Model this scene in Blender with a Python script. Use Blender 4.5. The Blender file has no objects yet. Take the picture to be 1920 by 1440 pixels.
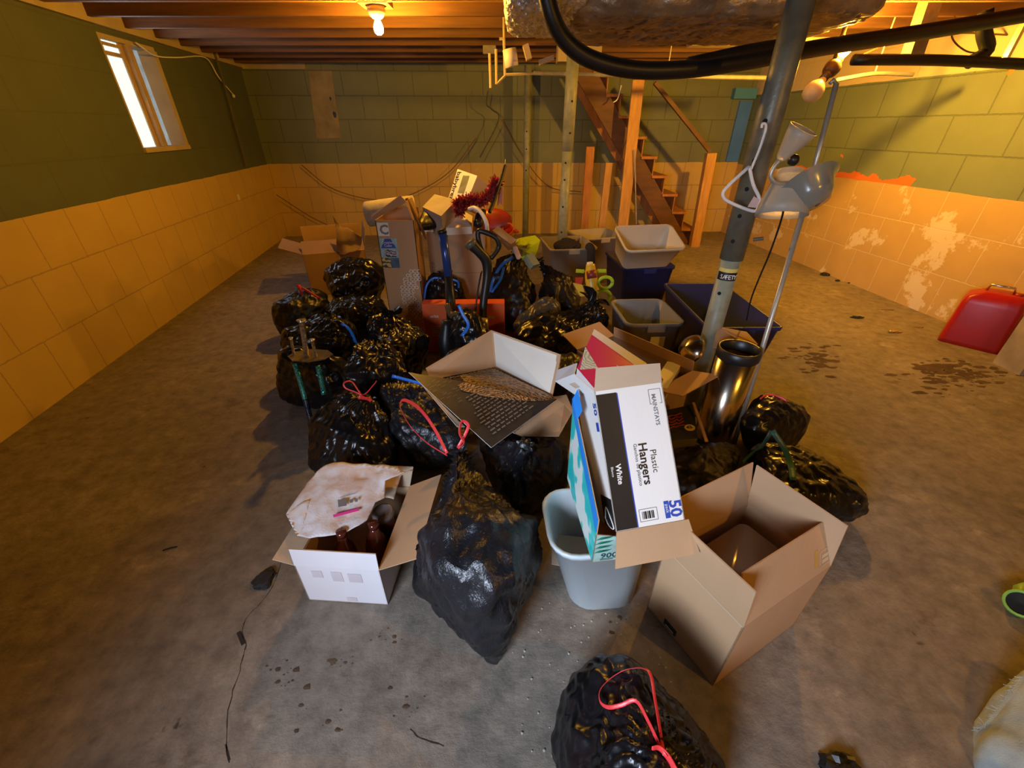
import bpy, bmesh, math, random
import numpy as np
from mathutils import Vector, Matrix, Euler, noise
random.seed(7)
PI = math.pi
C = bpy.context.scene.collection

# ------------------------------------------------------------------ camera, world, exposure
F_PX, CAM_H = 785.0, 1.4
PITCH = math.atan(482 / 785.0)
SP, CP = math.sin(PITCH), math.cos(PITCH)
cam_data = bpy.data.cameras.new('camera')
cam_data.sensor_fit = 'HORIZONTAL'
cam_data.sensor_width = 36.0
cam_data.lens = 36.0 * F_PX / 1920.0
cam_data.clip_start = 0.02
cam = bpy.data.objects.new('camera', cam_data)
C.objects.link(cam)
cam.location = (0, 0, CAM_H)
cam.rotation_euler = (PI / 2 - PITCH, 0, 0)
bpy.context.scene.camera = cam
world = bpy.data.worlds.new('world')
bpy.context.scene.world = world
world.use_nodes = True
world.node_tree.nodes['Background'].inputs[0].default_value = (0.75, 0.87, 1.0, 1)
world.node_tree.nodes['Background'].inputs[1].default_value = 0.25
vs = bpy.context.scene.view_settings
vs.view_transform = 'Standard'
vs.look = 'None'
vs.exposure = 0.0
vs.gamma = 1.0
vs.use_curve_mapping = False
BULB_COL = (1.0, 0.47, 0.04)
BULB_POWER = 1900.0
DAY_COL = (0.68, 0.79, 1.0)

def area(name, loc, rot, sx, sy, power, col, spread=180):
    l = bpy.data.lights.new(name, 'AREA')
    l.shape = 'RECTANGLE'; l.size = sx; l.size_y = sy; l.energy = power; l.color = col; l.spread = math.radians(spread)
    o = bpy.data.objects.new(name, l); C.objects.link(o)
    o.location = loc; o.rotation_euler = rot
    return o
# daylight coming in through the window in the wall behind the photographer, and through the left window
area('daylight_front_window', (-1.0, -1.15, 1.30), (math.radians(70), 0, math.radians(-32)), 0.8, 0.66, 17.5, DAY_COL, 76)
area('daylight_left_window', (-2.98, 4.24, 1.6), (math.radians(90), 0, math.radians(-82 )), 0.6, 0.7, 7, DAY_COL)

# ------------------------------------------------------------------ measuring helpers
def ray(x, y):
    a = (x - 960) / F_PX; b = (720 - y) / F_PX
    return Vector((a, CP + b * SP, -SP + b * CP))
def A(x, y, Y):                       # point of the view line at distance Y
    r = ray(x, y); return Vector((0, 0, CAM_H)) + r * (Y / r.y)
def G(x, y, z=0.0):                   # point of the view line at height z
    r = ray(x, y); return Vector((0, 0, CAM_H)) + r * ((z - CAM_H) / r.z)
def depth(p): return p.y * CP - (p.z - CAM_H) * SP

# ------------------------------------------------------------------ materials
MATS = {}
def _nt(name):
    m = bpy.data.materials.new(name); m.use_nodes = True
    nt = m.node_tree; b = nt.nodes['Principled BSDF']
    return m, nt, b
def N(nt, t, **kw):
    n = nt.nodes.new(t)
    for k, v in kw.items():
        if k.startswith('i_'): n.inputs[int(k[2:])].default_value = v
        else: setattr(n, k, v)
    return n
def ramp(nt, fac, stops):
    r = nt.nodes.new('ShaderNodeValToRGB')
    e = r.color_ramp.elements
    while len(e) < len(stops): e.new(0.5)
    for i, (p, c) in enumerate(stops):
        e[i].position = p; e[i].color = c if len(c) == 4 else (*c, 1)
    nt.links.new(fac, r.inputs[0]); return r
def pm(name, col, rough=0.6, metal=0.0, var=0.12, scale=6.0, bump=0.15, bscale=30.0, stretch=(1, 1, 1), bdist=0.003, emit=None, trans=0.0, spec=None, sheen=0):
    if name in MATS: return MATS[name]
    m, nt, b = _nt(name)
    tc = N(nt, 'ShaderNodeTexCoord'); mp = N(nt, 'ShaderNodeMapping'); mp.inputs['Scale'].default_value = stretch
    nt.links.new(tc.outputs['Object'], mp.inputs[0])
    nz = N(nt, 'ShaderNodeTexNoise'); nz.inputs['Scale'].default_value = scale; nz.inputs['Detail'].default_value = 5
    nt.links.new(mp.outputs[0], nz.inputs[0])
    lo = tuple(max(0, c * (1 - var)) for c in col); hi = tuple(min(1, c * (1 + var)) for c in col)
    r = ramp(nt, nz.outputs[0], [(0.3, lo), (0.7, hi)])
    nt.links.new(r.outputs[0], b.inputs['Base Color'])
    b.inputs['Roughness'].default_value = rough; b.inputs['Metallic'].default_value = metal
    if spec is not None: b.inputs['Specular IOR Level'].default_value = spec
    if trans: b.inputs['Transmission Weight'].default_value = trans
    if bump:
        n2 = N(nt, 'ShaderNodeTexNoise'); n2.inputs['Scale'].default_value = bscale; n2.inputs['Detail'].default_value = 4
        nt.links.new(mp.outputs[0], n2.inputs[0])
        bp = N(nt, 'ShaderNodeBump'); bp.inputs['Strength'].default_value = bump; bp.inputs['Distance'].default_value = bdist
        nt.links.new(n2.outputs[0], bp.inputs['Height']); nt.links.new(bp.outputs[0], b.inputs['Normal'])
    if emit:
        b.inputs['Emission Color'].default_value = (*emit[0], 1); b.inputs['Emission Strength'].default_value = emit[1]
    MATS[name] = m; return m

def bag_mat(name, col=(0.006, 0.006, 0.008), rough=0.27, fine=60, strength=0.55, big=0.5):
    m, nt, b = _nt(name)
    tc = N(nt, 'ShaderNodeTexCoord')
    b.inputs['Base Color'].default_value = (*col, 1)
    b.inputs['Roughness'].default_value = rough
    b.inputs['Specular IOR Level'].default_value = 0.55
    n1 = N(nt, 'ShaderNodeTexNoise'); n1.inputs['Scale'].default_value = fine; n1.inputs['Detail'].default_value = 3; n1.inputs['Distortion'].default_value = 1.2
    mp = N(nt, 'ShaderNodeMapping'); mp.inputs['Scale'].default_value = (1, 1, 0.45)
    nt.links.new(tc.outputs['Object'], mp.inputs[0]); nt.links.new(mp.outputs[0], n1.inputs[0])
    nw = N(nt, 'ShaderNodeTexNoise'); nw.inputs['Scale'].default_value = 6; nw.inputs['Detail'].default_value = 2
    mw = N(nt, 'ShaderNodeMapping'); mw.inputs['Scale'].default_value = (1, 1, 0.42)
    nt.links.new(tc.outputs['Object'], mw.inputs[0]); nt.links.new(tc.outputs['Object'], nw.inputs[0])
    av = N(nt, 'ShaderNodeMixRGB', blend_type='ADD'); av.inputs[0].default_value = 0.16
    nt.links.new(mw.outputs[0], av.inputs[1]); nt.links.new(nw.outputs[1], av.inputs[2])
    n2 = N(nt, 'ShaderNodeTexVoronoi'); n2.inputs['Scale'].default_value = 11
    nt.links.new(av.outputs[0], n2.inputs[0])
    b1 = N(nt, 'ShaderNodeBump'); b1.inputs['Strength'].default_value = strength; b1.inputs['Distance'].default_value = 0.004
    b2 = N(nt, 'ShaderNodeBump'); b2.inputs['Strength'].default_value = big; b2.inputs['Distance'].default_value = 0.035
    nt.links.new(n1.outputs[0], b1.inputs['Height']); nt.links.new(n2.outputs[0], b2.inputs['Height'])
    nt.links.new(b2.outputs[0], b1.inputs['Normal']); nt.links.new(b1.outputs[0], b.inputs['Normal'])
    return m

def wall_mat(name, z_paint, green, beige, mortar_beige, peel=0.0, bw=0.45, bh=0.262, z_top=9.0, orange=False, rough_blocks=1.0):
    m, nt, b = _nt(name); L = nt.links.new
    tc = N(nt, 'ShaderNodeTexCoord'); sx = N(nt, 'ShaderNodeSeparateXYZ'); L(tc.outputs['Object'], sx.inputs[0])
    cb = N(nt, 'ShaderNodeCombineXYZ'); L(sx.outputs[0], cb.inputs[0]); L(sx.outputs[2], cb.inputs[1])
    n0 = N(nt, 'ShaderNodeTexNoise'); n0.inputs['Scale'].default_value = 3.5; n0.inputs['Detail'].default_value = 6; L(tc.outputs['Object'], n0.inputs[0])
    nf = N(nt, 'ShaderNodeTexNoise'); nf.inputs['Scale'].default_value = 45; nf.inputs['Detail'].default_value = 4; L(tc.outputs['Object'], nf.inputs[0])
    def mapped(oy):
        mp = N(nt, 'ShaderNodeMapping'); mp.inputs['Location'].default_value = (0.13, oy, 0); L(cb.outputs[0], mp.inputs[0])
        ad = N(nt, 'ShaderNodeMixRGB', blend_type='ADD'); ad.inputs[0].default_value = 0.012
        L(mp.outputs[0], ad.inputs[1]); L(nf.outputs[1], ad.inputs[2]); return ad
    def brick(src, w, h, ms):
        k = N(nt, 'ShaderNodeTexBrick'); k.inputs['Scale'].default_value = 1; k.inputs['Mortar Size'].default_value = ms
        k.inputs['Mortar Smooth'].default_value = 0.3
        k.inputs['Brick Width'].default_value = w; k.inputs['Row Height'].default_value = h
        k.inputs['Color1'].default_value = (0, 0, 0, 1); k.inputs['Color2'].default_value = (.25, .25, .25, 1); k.inputs['Mortar'].default_value = (1, 1, 1, 1)
        L(src.outputs[0], k.inputs[0]); return k
    g = brick(mapped(-z_paint % bh), bw, bh, 0.006)
    t = brick(mapped(0.0), 0.31, 0.335, 0.0045)
    def mix(f, a, c, bt='MIX'):
        x = N(nt, 'ShaderNodeMixRGB', blend_type=bt)
        for i, v in enumerate((f, a, c)):
            if isinstance(v, (float, int)): x.inputs[i].default_value = v if i == 0 else (v, v, v, 1)
            elif isinstance(v, tuple): x.inputs[i].default_value = (*v, 1)
            else: L(v, x.inputs[i])
        return x.outputs[0]
    def mth(op, a, c=None, clamp=False):
        x = N(nt, 'ShaderNodeMath', operation=op); x.use_clamp = clamp
        for i, v in enumerate((a, c)):
            if v is None: continue
            if isinstance(v, (float, int)): x.inputs[i].default_value = v
            else: L(v, x.inputs[i])
        return x.outputs[0]
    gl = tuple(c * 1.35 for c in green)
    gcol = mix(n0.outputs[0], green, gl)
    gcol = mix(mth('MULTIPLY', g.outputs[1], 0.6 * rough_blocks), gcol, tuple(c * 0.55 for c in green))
    bcol = mix(n0.outputs[0], tuple(c * 0.85 for c in beige), tuple(min(1, c * 1.12) for c in beige))
    bcol = mix(mth('MULTIPLY', t.outputs[1], 0.8), bcol, mortar_beige)
    if peel:
        pz = N(nt, 'ShaderNodeTexNoise'); pz.inputs['Scale'].default_value = 2.6; pz.inputs['Detail'].default_value = 8; pz.inputs['Roughness'].default_value = 0.65
        L(tc.outputs['Object'], pz.inputs[0])
        pr = ramp(nt, pz.outputs[0], [(0.56, (0, 0, 0)), (0.585, (1, 1, 1))])
        bcol = mix(mth('MULTIPLY', pr.outputs[0], peel), bcol, (0.74, 0.66, 0.5))
    if orange:
        # worn strip of old orange paint along the paint line, near the far end of the wall
        oz = N(nt, 'ShaderNodeTexNoise'); oz.inputs['Scale'].default_value = 5; oz.inputs['Detail'].default_value = 5; L(tc.outputs['Object'], oz.inputs[0])
        dz = mth('SUBTRACT', sx.outputs[2], z_paint + 0.0)
        band = mth('MULTIPLY', mth('GREATER_THAN', dz, 0.0), mth('LESS_THAN', mth('ADD', dz, mth('MULTIPLY', oz.outputs[0], 0.28)), 0.19))
        seg = mth('MULTIPLY', mth('GREATER_THAN', sx.outputs[0], 1.1), mth('LESS_THAN', mth('ADD', sx.outputs[0], mth('MULTIPLY', oz.outputs[0], 0.8)), 3.15))
        gcol = mix(mth('MULTIPLY', band, seg), gcol, (0.75, 0.17, 0.03))
        sp = N(nt, 'ShaderNodeTexNoise'); sp.inputs['Scale'].default_value = 3.1; sp.inputs['Detail'].default_value = 3; L(tc.outputs['Object'], sp.inputs[0])
        sr = ramp(nt, sp.outputs[0], [(0.715, (0, 0, 0)), (0.72, (1, 1, 1))])
        gcol = mix(sr.outputs[0], gcol, (0.75, 0.2, 0.05))
    ze = mth('ADD', sx.outputs[2], mth('MULTIPLY', mth('SUBTRACT', n0.outputs[0], 0.5), 0.02))
    up = mth('GREATER_THAN', ze, z_paint)
    col = mix(up, bcol, gcol)
    if z_top < 5:
        col = mix(mth('GREATER_THAN', ze, z_top), col, (0.62, 0.5, 0.33))
    L(col, b.inputs['Base Color'])
    b.inputs['Roughness'].default_value = 0.62
    h = mix(up, t.outputs[1], g.outputs[1])
    h = mix(0.18, h, nf.outputs[1], 'ADD')
    bp = N(nt, 'ShaderNodeBump', invert=True); bp.inputs['Strength'].default_value = 0.6 * rough_blocks; bp.inputs['Distance'].default_value = 0.012
    L(h, bp.inputs['Height']); L(bp.outputs[0], b.inputs['Normal'])
    return m

def floor_mat():
    m, nt, b = _nt('worn concrete'); L = nt.links.new
    tc = N(nt, 'ShaderNodeTexCoord')
    def nz(s, d=6, r=0.6, st=None):
        n = N(nt, 'ShaderNodeTexNoise'); n.inputs['Scale'].default_value = s; n.inputs['Detail'].default_value = d; n.inputs['Roughness'].default_value = r
        if st:
            mp = N(nt, 'ShaderNodeMapping'); mp.inputs['Scale'].default_value = st; L(tc.outputs['Object'], mp.inputs[0]); L(mp.outputs[0], n.inputs[0])
        else: L(tc.outputs['Object'], n.inputs[0])
        return n
    a = nz(1.3); c = nz(14, 8, 0.7); s1 = nz(2.6, 10, 0.72, (1, 1.6, 1)); s2 = nz(9, 4, 0.55)
    base = ramp(nt, a.outputs[0], [(0.3, (0.20, 0.168, 0.135)), (0.55, (0.265, 0.222, 0.178)), (0.75, (0.34, 0.28, 0.215))])
    fine = ramp(nt, c.outputs[0], [(0.32, (0.62, 0.62, 0.61)), (0.68, (1.3, 1.28, 1.22))])
    def mul(x, y, f=1.0, bt='MULTIPLY'):
        k = N(nt, 'ShaderNodeMixRGB', blend_type=bt)
        for i, v in enumerate((f, x, y)):
            if isinstance(v, (float, int)): k.inputs[i].default_value = v
            else: L(v, k.inputs[i])
        return k.outputs[0]
    col = mul(base.outputs[0], fine.outputs[0])
    st = ramp(nt, s1.outputs[0], [(0.60, (1, 1, 1)), (0.66, (0.45, 0.38, 0.32))])
    col = mul(col, st.outputs[0], 0.55)
    lt = ramp(nt, s1.outputs[0], [(0.36, (1.5, 1.47, 1.42)), (0.42, (1, 1, 1))])
    col = mul(col, lt.outputs[0], 0.7)
    sp = ramp(nt, s2.outputs[0], [(0.71, (1, 1, 1)), (0.75, (0.3, 0.27, 0.25))])
    col = mul(col, sp.outputs[0])
    L(col, b.inputs['Base Color'])
    rr = ramp(nt, a.outputs[0], [(0.3, (0.55, 0.55, 0.55)), (0.7, (0.75, 0.75, 0.75))]); L(rr.outputs[0], b.inputs['Roughness'])
    b1 = N(nt, 'ShaderNodeBump'); b1.inputs['Strength'].default_value = 0.5; b1.inputs['Distance'].default_value = 0.01
    L(c.outputs[0], b1.inputs['Height'])
    b2 = N(nt, 'ShaderNodeBump'); b2.inputs['Strength'].default_value = 0.4; b2.inputs['Distance'].default_value = 0.02
    L(s1.outputs[0], b2.inputs['Height']); L(b1.outputs[0], b2.inputs['Normal']); L(b2.outputs[0], b.inputs['Normal'])
    return m

def ring_mat(name, ca, cb_, scale=9.0, dist=3.0, center=(0, 0, 0), sq=(1, 1, 1), rough=0.5):
    m, nt, b = _nt(name); L = nt.links.new
    tc = N(nt, 'ShaderNodeTexCoord'); mp = N(nt, 'ShaderNodeMapping')
    mp.inputs['Location'].default_value = center; mp.inputs['Scale'].default_value = sq
    L(tc.outputs['Object'], mp.inputs[0])
    w = N(nt, 'ShaderNodeTexWave', wave_type='RINGS', rings_direction='SPHERICAL'); w.inputs['Scale'].default_value = scale
    w.inputs['Distortion'].default_value = dist; w.inputs['Detail'].default_value = 3; w.inputs['Detail Scale'].default_value = 2.5
    L(mp.outputs[0], w.inputs[0])
    r = ramp(nt, w.outputs[1], [(0.42, ca), (0.55, cb_)]); L(r.outputs[0], b.inputs['Base Color'])
    b.inputs['Roughness'].default_value = rough
    return m

def glitter_mat(name, ca, cb_, metal=0.9, scale=260):
    m, nt, b = _nt(name); L = nt.links.new
    tc = N(nt, 'ShaderNodeTexCoord')
    v = N(nt, 'ShaderNodeTexVoronoi'); v.inputs['Scale'].default_value = scale; L(tc.outputs['Object'], v.inputs[0])
    r = ramp(nt, v.outputs[1], [(0.2, ca), (0.8, cb_)]); L(r.outputs[0], b.inputs['Base Color'])
    nm = N(nt, 'ShaderNodeBump'); nm.inputs['Strength'].default_value = 1.0; nm.inputs['Distance'].default_value = 0.004
    L(v.outputs[1], nm.inputs['Height']); L(nm.outputs[0], b.inputs['Normal'])
    b.inputs['Metallic'].default_value = metal; b.inputs['Roughness'].default_value = 0.25
    return m

BAG = bag_mat('black bag plastic', (0.006, 0.006, 0.008), 0.3, 20, 0.2, 0.3)
BAG_MATTE = bag_mat('black bag plastic textured', (0.010, 0.011, 0.014), 0.33, 110, 0.55, 0.5)
BAG_THIN = bag_mat('thin shiny bag plastic', (0.007, 0.0065, 0.007), 0.27, 9, 0.2, 0.22)
BAG_GREY = bag_mat('smoky grey bag plastic', (0.06, 0.052, 0.043), 0.35, 25, 0.4, 0.5)
BAG_DULL = bag_mat('dull black bag plastic', (0.006, 0.0056, 0.006), 0.42, 25, 0.2, 0.25)
RED_TIE = pm('red drawstring', (0.75, 0.045, 0.05), 0.35, bump=0.3, bscale=90)
BLUE_TIE = pm('blue drawstring', (0.02, 0.17, 0.75), 0.35, bump=0.3, bscale=90)
TEAL_TIE = pm('teal drawstring', (0.03, 0.13, 0.15), 0.35, bump=0.3, bscale=90)
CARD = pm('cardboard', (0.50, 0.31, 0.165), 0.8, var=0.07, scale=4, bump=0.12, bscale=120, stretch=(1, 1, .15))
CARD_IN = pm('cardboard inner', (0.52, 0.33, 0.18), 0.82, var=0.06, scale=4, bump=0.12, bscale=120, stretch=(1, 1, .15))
CARD_PALE = pm('pale cardboard', (0.60, 0.46, 0.31), 0.82, var=0.05, scale=5, bump=0.15, bscale=100, stretch=(.2, 1, 1))
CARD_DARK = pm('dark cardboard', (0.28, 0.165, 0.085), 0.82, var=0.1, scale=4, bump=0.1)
CARD_WHITE = pm('white cardboard', (0.80, 0.78, 0.80), 0.65, var=0.03, scale=3, bump=0.06, bscale=80)
CREAM_CARD = pm('cream cardboard', (0.76, 0.70, 0.60), 0.75, var=0.04, scale=5, bump=0.15, bscale=70, stretch=(1, 1, .2))
WHITE_PRINT = pm('white printed cardboard', (0.80, 0.79, 0.74), 0.6, var=0.03, scale=6, bump=0.12, bscale=110, stretch=(1, 1, .2))
BLACK_PRINT = pm('black print', (0.012, 0.012, 0.012), 0.45, var=0.2, bump=0)
BLUE_PRINT = pm('blue print', (0.02, 0.07, 0.42), 0.5, var=0.1, bump=0)
WHITE_INK = pm('white ink', (0.82, 0.80, 0.76), 0.6, var=0.02, bump=0)
GREY_INK = pm('grey ink', (0.2, 0.2, 0.21), 0.6, var=0.1, bump=0)
PALE_INK = pm('pale ink', (0.42, 0.38, 0.34), 0.6, var=0.1, bump=0)
STEEL_PAINT = pm('grey green painted steel', (0.28, 0.30, 0.22), 0.45, var=0.25, scale=12, bump=0.3, bscale=60)
RUSTY_STEEL = pm('worn grey steel', (0.145, 0.14, 0.10), 0.42, metal=0.2, var=0.35, scale=10, bump=0.35, bscale=70)
GALV = pm('galvanised tube', (0.46, 0.44, 0.38), 0.38, metal=0.5, var=0.12, scale=20, bump=0.1)
CHROME = pm('brushed steel', (0.62, 0.56, 0.46), 0.2, metal=1.0, var=0.05, scale=5, bump=0.03, stretch=(30, 30, 1))
WOOD = pm('stair wood', (0.42, 0.17, 0.045), 0.6, var=0.25, scale=5, bump=0.3, bscale=20, stretch=(4, 4, 1))
WOOD_YEL = pm('yellow pine stud', (0.52, 0.27, 0.07), 0.65, var=0.2, scale=5, bump=0.3, bscale=25, stretch=(6, 6, 1))
WOOD_DARK = pm('dark stringer wood', (0.13, 0.055, 0.02), 0.6, var=0.25, scale=4, bump=0.3, stretch=(1, 4, 4))
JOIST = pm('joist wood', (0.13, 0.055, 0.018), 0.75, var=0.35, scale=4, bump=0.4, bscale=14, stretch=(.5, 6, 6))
JOIST_L = pm('paler joist wood', (0.42, 0.20, 0.05), 0.7, var=0.3, scale=4, bump=0.4, bscale=14, stretch=(.5, 6, 6))  # paler tone for two joists and the bulb's mounting block
SUBFLOOR = pm('subfloor boards', (0.10, 0.042, 0.014), 0.8, var=0.4, scale=5, bump=0.4, stretch=(1, 5, 1))
TRIM = pm('cream painted board', (0.46, 0.37, 0.23), 0.6, var=0.12, scale=5, bump=0.2, bscale=25)
BLACK_PL = pm('black plastic', (0.012, 0.012, 0.012), 0.4, var=0.2, bump=0.1)
BLACK_PIPE = pm('black pipe', (0.01, 0.009, 0.008), 0.42, var=0.3, bump=0.15)
CABLE = pm('brown cable', (0.16, 0.075, 0.03), 0.6, bump=0)
WHITE_PL = pm('white plastic', (0.78, 0.76, 0.72), 0.4, var=0.03, bump=0.05)
PORC = pm('white porcelain', (0.7, 0.66, 0.6), 0.3, var=0.03, bump=0)
BULB_ON = pm('lit bulb', (1, 0.8, 0.5), 0.4, var=0, bump=0, emit=(BULB_COL, BULB_POWER))
BULB_ON3 = pm('lit bulb behind', (1, 0.8, 0.5), 0.4, var=0, bump=0, emit=(BULB_COL, BULB_POWER * 0.5))
BULB_ON2 = pm('lit bulb bright', (1, 0.8, 0.5), 0.4, var=0, bump=0, emit=(BULB_COL, BULB_POWER * 1.95))
BULB_OFF = pm('unlit frosted bulb', (0.62, 0.54, 0.42), 0.35, var=0.05, bump=0.05)

# ------------------------------------------------------------------ object helpers
MW = {}
def thing(name, label, cat, loc=(0, 0, 0), rot=None, group=None):
    o = bpy.data.objects.new(name, None); C.objects.link(o)
    o.empty_display_size = 0.05
    o.location = Vector(loc)
    if rot is not None: o.rotation_euler = rot if isinstance(rot, Euler) else Euler(rot, 'XYZ')
    MW[o] = Matrix.Translation(Vector(loc)) @ o.rotation_euler.to_matrix().to_4x4()
    o['label'] = label; o['category'] = cat
    if group: o['group'] = group
    return o
def obj(name, bm, mat, parent=None, smooth=False, world=False, kind=None, label=None):
    """bm in the parent's (thing's) frame, or in world space with world=True"""
    if parent is not None and world:
        bmesh.ops.transform(bm, matrix=MW[parent].inverted(), verts=bm.verts)
    me = bpy.data.meshes.new(name)
    bmesh.ops.recalc_face_normals(bm, faces=bm.faces)
    bm.to_mesh(me); bm.free()
    for m in (mat if isinstance(mat, (list, tuple)) else [mat]): me.materials.append(m)
    if smooth:
        me.polygons.foreach_set('use_smooth', [True] * len(me.polygons))
    o = bpy.data.objects.new(name, me); C.objects.link(o)
    if parent is not None:
        o.parent = parent; MW[o] = MW[parent].copy()
    else:
        MW[o] = Matrix.Identity(4)
    if kind: o['kind'] = kind
    if label: o['label'] = label
    return o
def tag(o, label, cat, group=None, kind=None):
    o['label'] = label; o['category'] = cat
    if group: o['group'] = group
    if kind: o['kind'] = kind
    return o
def recentre(o):
    """put a one-mesh thing's origin at its base"""
    me = o.data; co = np.array([v.co for v in me.vertices])
    c = Vector(((co[:, 0].min() + co[:, 0].max()) / 2, (co[:, 1].min() + co[:, 1].max()) / 2, co[:, 2].min()))
    me.transform(Matrix.Translation(-c)); o.location = c; MW[o] = Matrix.Translation(c)
    return o
def BM(): return bmesh.new()
def quad_slab(bm, pts, t, out=0, inn=1, flip=False):
    """a panel: outline pts, material slot `out` on its face, `inn` on the rest; thickness goes away from the face normal"""
    pts = [Vector(p) for p in pts]
    n = (pts[1] - pts[0]).cross(pts[2] - pts[0]).normalized()
    if flip: n = -n
    a = [bm.verts.new(p) for p in pts]; b = [bm.verts.new(p - n * t) for p in pts]
    k = len(pts)
    f = bm.faces.new(a); f.material_index = out
    f = bm.faces.new(b[::-1]); f.material_index = inn
    for i in range(k):
        f = bm.faces.new((a[i], b[i], b[(i + 1) % k], a[(i + 1) % k])); f.material_index = inn
def pslab(bm, pts, t, out=0, inn=1, flip=False):
    """panel whose face looks at the viewer's side, thickness going back from it"""
    pts = [Vector(p) for p in pts]
    n = (pts[1] - pts[0]).cross(pts[2] - pts[0])
    if n.dot(Vector((0, 0, CAM_H)) - pts[0]) < 0: pts = pts[::-1]
    n = (pts[1] - pts[0]).cross(pts[2] - pts[0])
    quad_slab(bm, pts, t, out, inn, flip=n.dot(Vector((0, 0, CAM_H)) - pts[0]) < 0)
def box(bm, lo, hi, mi=0):
    r = bmesh.ops.create_cube(bm, size=1)
    lo = Vector(lo); hi = Vector(hi)
    for v in r['verts']:
        v.co = Vector([(lo[i] + hi[i]) / 2 + v.co[i] * (hi[i] - lo[i]) for i in range(3)])
    for f in {f for v in r['verts'] for f in v.link_faces}: f.material_index = mi
    return r['verts']
def beam(bm, p0, p1, w, h, up=(0, 0, 1)):
    """rectangular bar from p0 to p1: w across, h along `up`"""
    p0 = Vector(p0); p1 = Vector(p1); d = (p1 - p0).normalized(); up = Vector(up)
    s = d.cross(up)
    if s.length < 1e-4: s = d.cross(Vector((0, 1, 0)))
    s.normalize(); u = s.cross(d).normalized()
    vs_ = []
    for p in (p0, p1):
        for a, b in ((-1, -1), (1, -1), (1, 1), (-1, 1)): vs_.append(bm.verts.new(p + s * a * w / 2 + u * b * h / 2))
    for f in ((0, 1, 2, 3), (7, 6, 5, 4), (0, 4, 5, 1), (1, 5, 6, 2), (2, 6, 7, 3), (3, 7, 4, 0)): bm.faces.new([vs_[i] for i in f])
def smooth_path(pts, n=8):
    pts = [Vector(p) for p in pts]
    if len(pts) < 3: return pts
    out = []
    q = [pts[0] * 2 - pts[1]] + pts + [pts[-1] * 2 - pts[-2]]
    for i in range(1, len(q) - 2):
        for k in range(n):
            t = k / n; a, b, c, d = q[i - 1], q[i], q[i + 1], q[i + 2]
            out.append(0.5 * ((2 * b) + (c - a) * t + (2 * a - 5 * b + 4 * c - d) * t * t + (3 * b - a - 3 * c + d) * t ** 3))
    out.append(pts[-1]); return out
def tube(bm, pts, r, n=10, smooth=0, flat=1.0, cap=True, up=None):
    """round (or, with flat<1, tape-like) tube along pts; r is a number or one per point"""
    if smooth: 
        if not isinstance(r, (int, float)):
            rr = [Vector((x, 0, 0)) for x in r]; r = [v.x for v in smooth_path(rr, smooth)]
        pts = smooth_path(pts, smooth)
    pts = [Vector(p) for p in pts]; k = len(pts)
    rs = [r] * k if isinstance(r, (int, float)) else r
    rings = []; prev = None
    for i, p in enumerate(pts):
        d = (pts[min(i + 1, k - 1)] - pts[max(i - 1, 0)])
        if d.length < 1e-9: d = Vector((0, 0, 1))
        d.normalize()
        if prev is None:
            ref = Vector(up) if up else (Vector((0, 0, 1)) if abs(d.z) < 0.9 else Vector((0, 1, 0)))
            s = d.cross(ref).normalized()
        else:
            s = (prev - d * prev.dot(d))
            s = s.normalized() if s.length > 1e-6 else d.orthogonal().normalized()
        prev = s; u = s.cross(d)
        rings.append([bm.verts.new(p + (s * math.cos(2 * PI * j / n) + u * math.sin(2 * PI * j / n) * flat) * rs[i]) for j in range(n)])
    for i in range(k - 1):
        for j in range(n):
            bm.faces.new((rings[i][j], rings[i][(j + 1) % n], rings[i + 1][(j + 1) % n], rings[i + 1][j]))
    if cap:
        bm.faces.new(rings[0][::-1]); bm.faces.new(rings[-1])
def lathe(bm, prof, n=24, M=None, cap0=True, cap1=True):
    """profile [(r, z)...] turned about z"""
    M = M or Matrix.Identity(4)
    rings = [[bm.verts.new(M @ Vector((r * math.cos(2 * PI * j / n), r * math.sin(2 * PI * j / n), z))) for j in range(n)] for r, z in prof]
    for i in range(len(rings) - 1):
        for j in range(n):
            bm.faces.new((rings[i][j], rings[i][(j + 1) % n], rings[i + 1][(j + 1) % n], rings[i + 1][j]))
    if cap0: bm.faces.new(rings[0][::-1])
    if cap1: bm.faces.new(rings[-1])
def axis_matrix(p0, p1):
    """frame at p0 whose z points to p1"""
    d = (Vector(p1) - Vector(p0)).normalized()
    return Matrix.Translation(Vector(p0)) @ d.to_track_quat('Z', 'Y').to_matrix().to_4x4()
def rrect(w, l, r, n=5):
    pts = []
    for cx, cy, a0 in ((w / 2 - r, l / 2 - r, 0), (-w / 2 + r, l / 2 - r, 90), (-w / 2 + r, -l / 2 + r, 180), (w / 2 - r, -l / 2 + r, 270)):
        for k in range(n + 1):
            a = math.radians(a0 + 90 * k / n); pts.append((cx + r * math.cos(a), cy + r * math.sin(a)))
    return pts
def loft(bm, rings, cap0=True, cap1=True):
    """rings: (w, l, r, z, ox, oy) rounded rectangles"""
    vv = []
    for (w, l, r, z, ox, oy) in rings:
        vv.append([bm.verts.new((x + ox, y + oy, z)) for x, y in rrect(w, l, r)])
    n = len(vv[0])
    for i in range(len(vv) - 1):
        for j in range(n): bm.faces.new((vv[i][j], vv[i][(j + 1) % n], vv[i + 1][(j + 1) % n], vv[i + 1][j]))
    if cap0: bm.faces.new(vv[0][::-1])
    if cap1: bm.faces.new(vv[-1])
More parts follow.
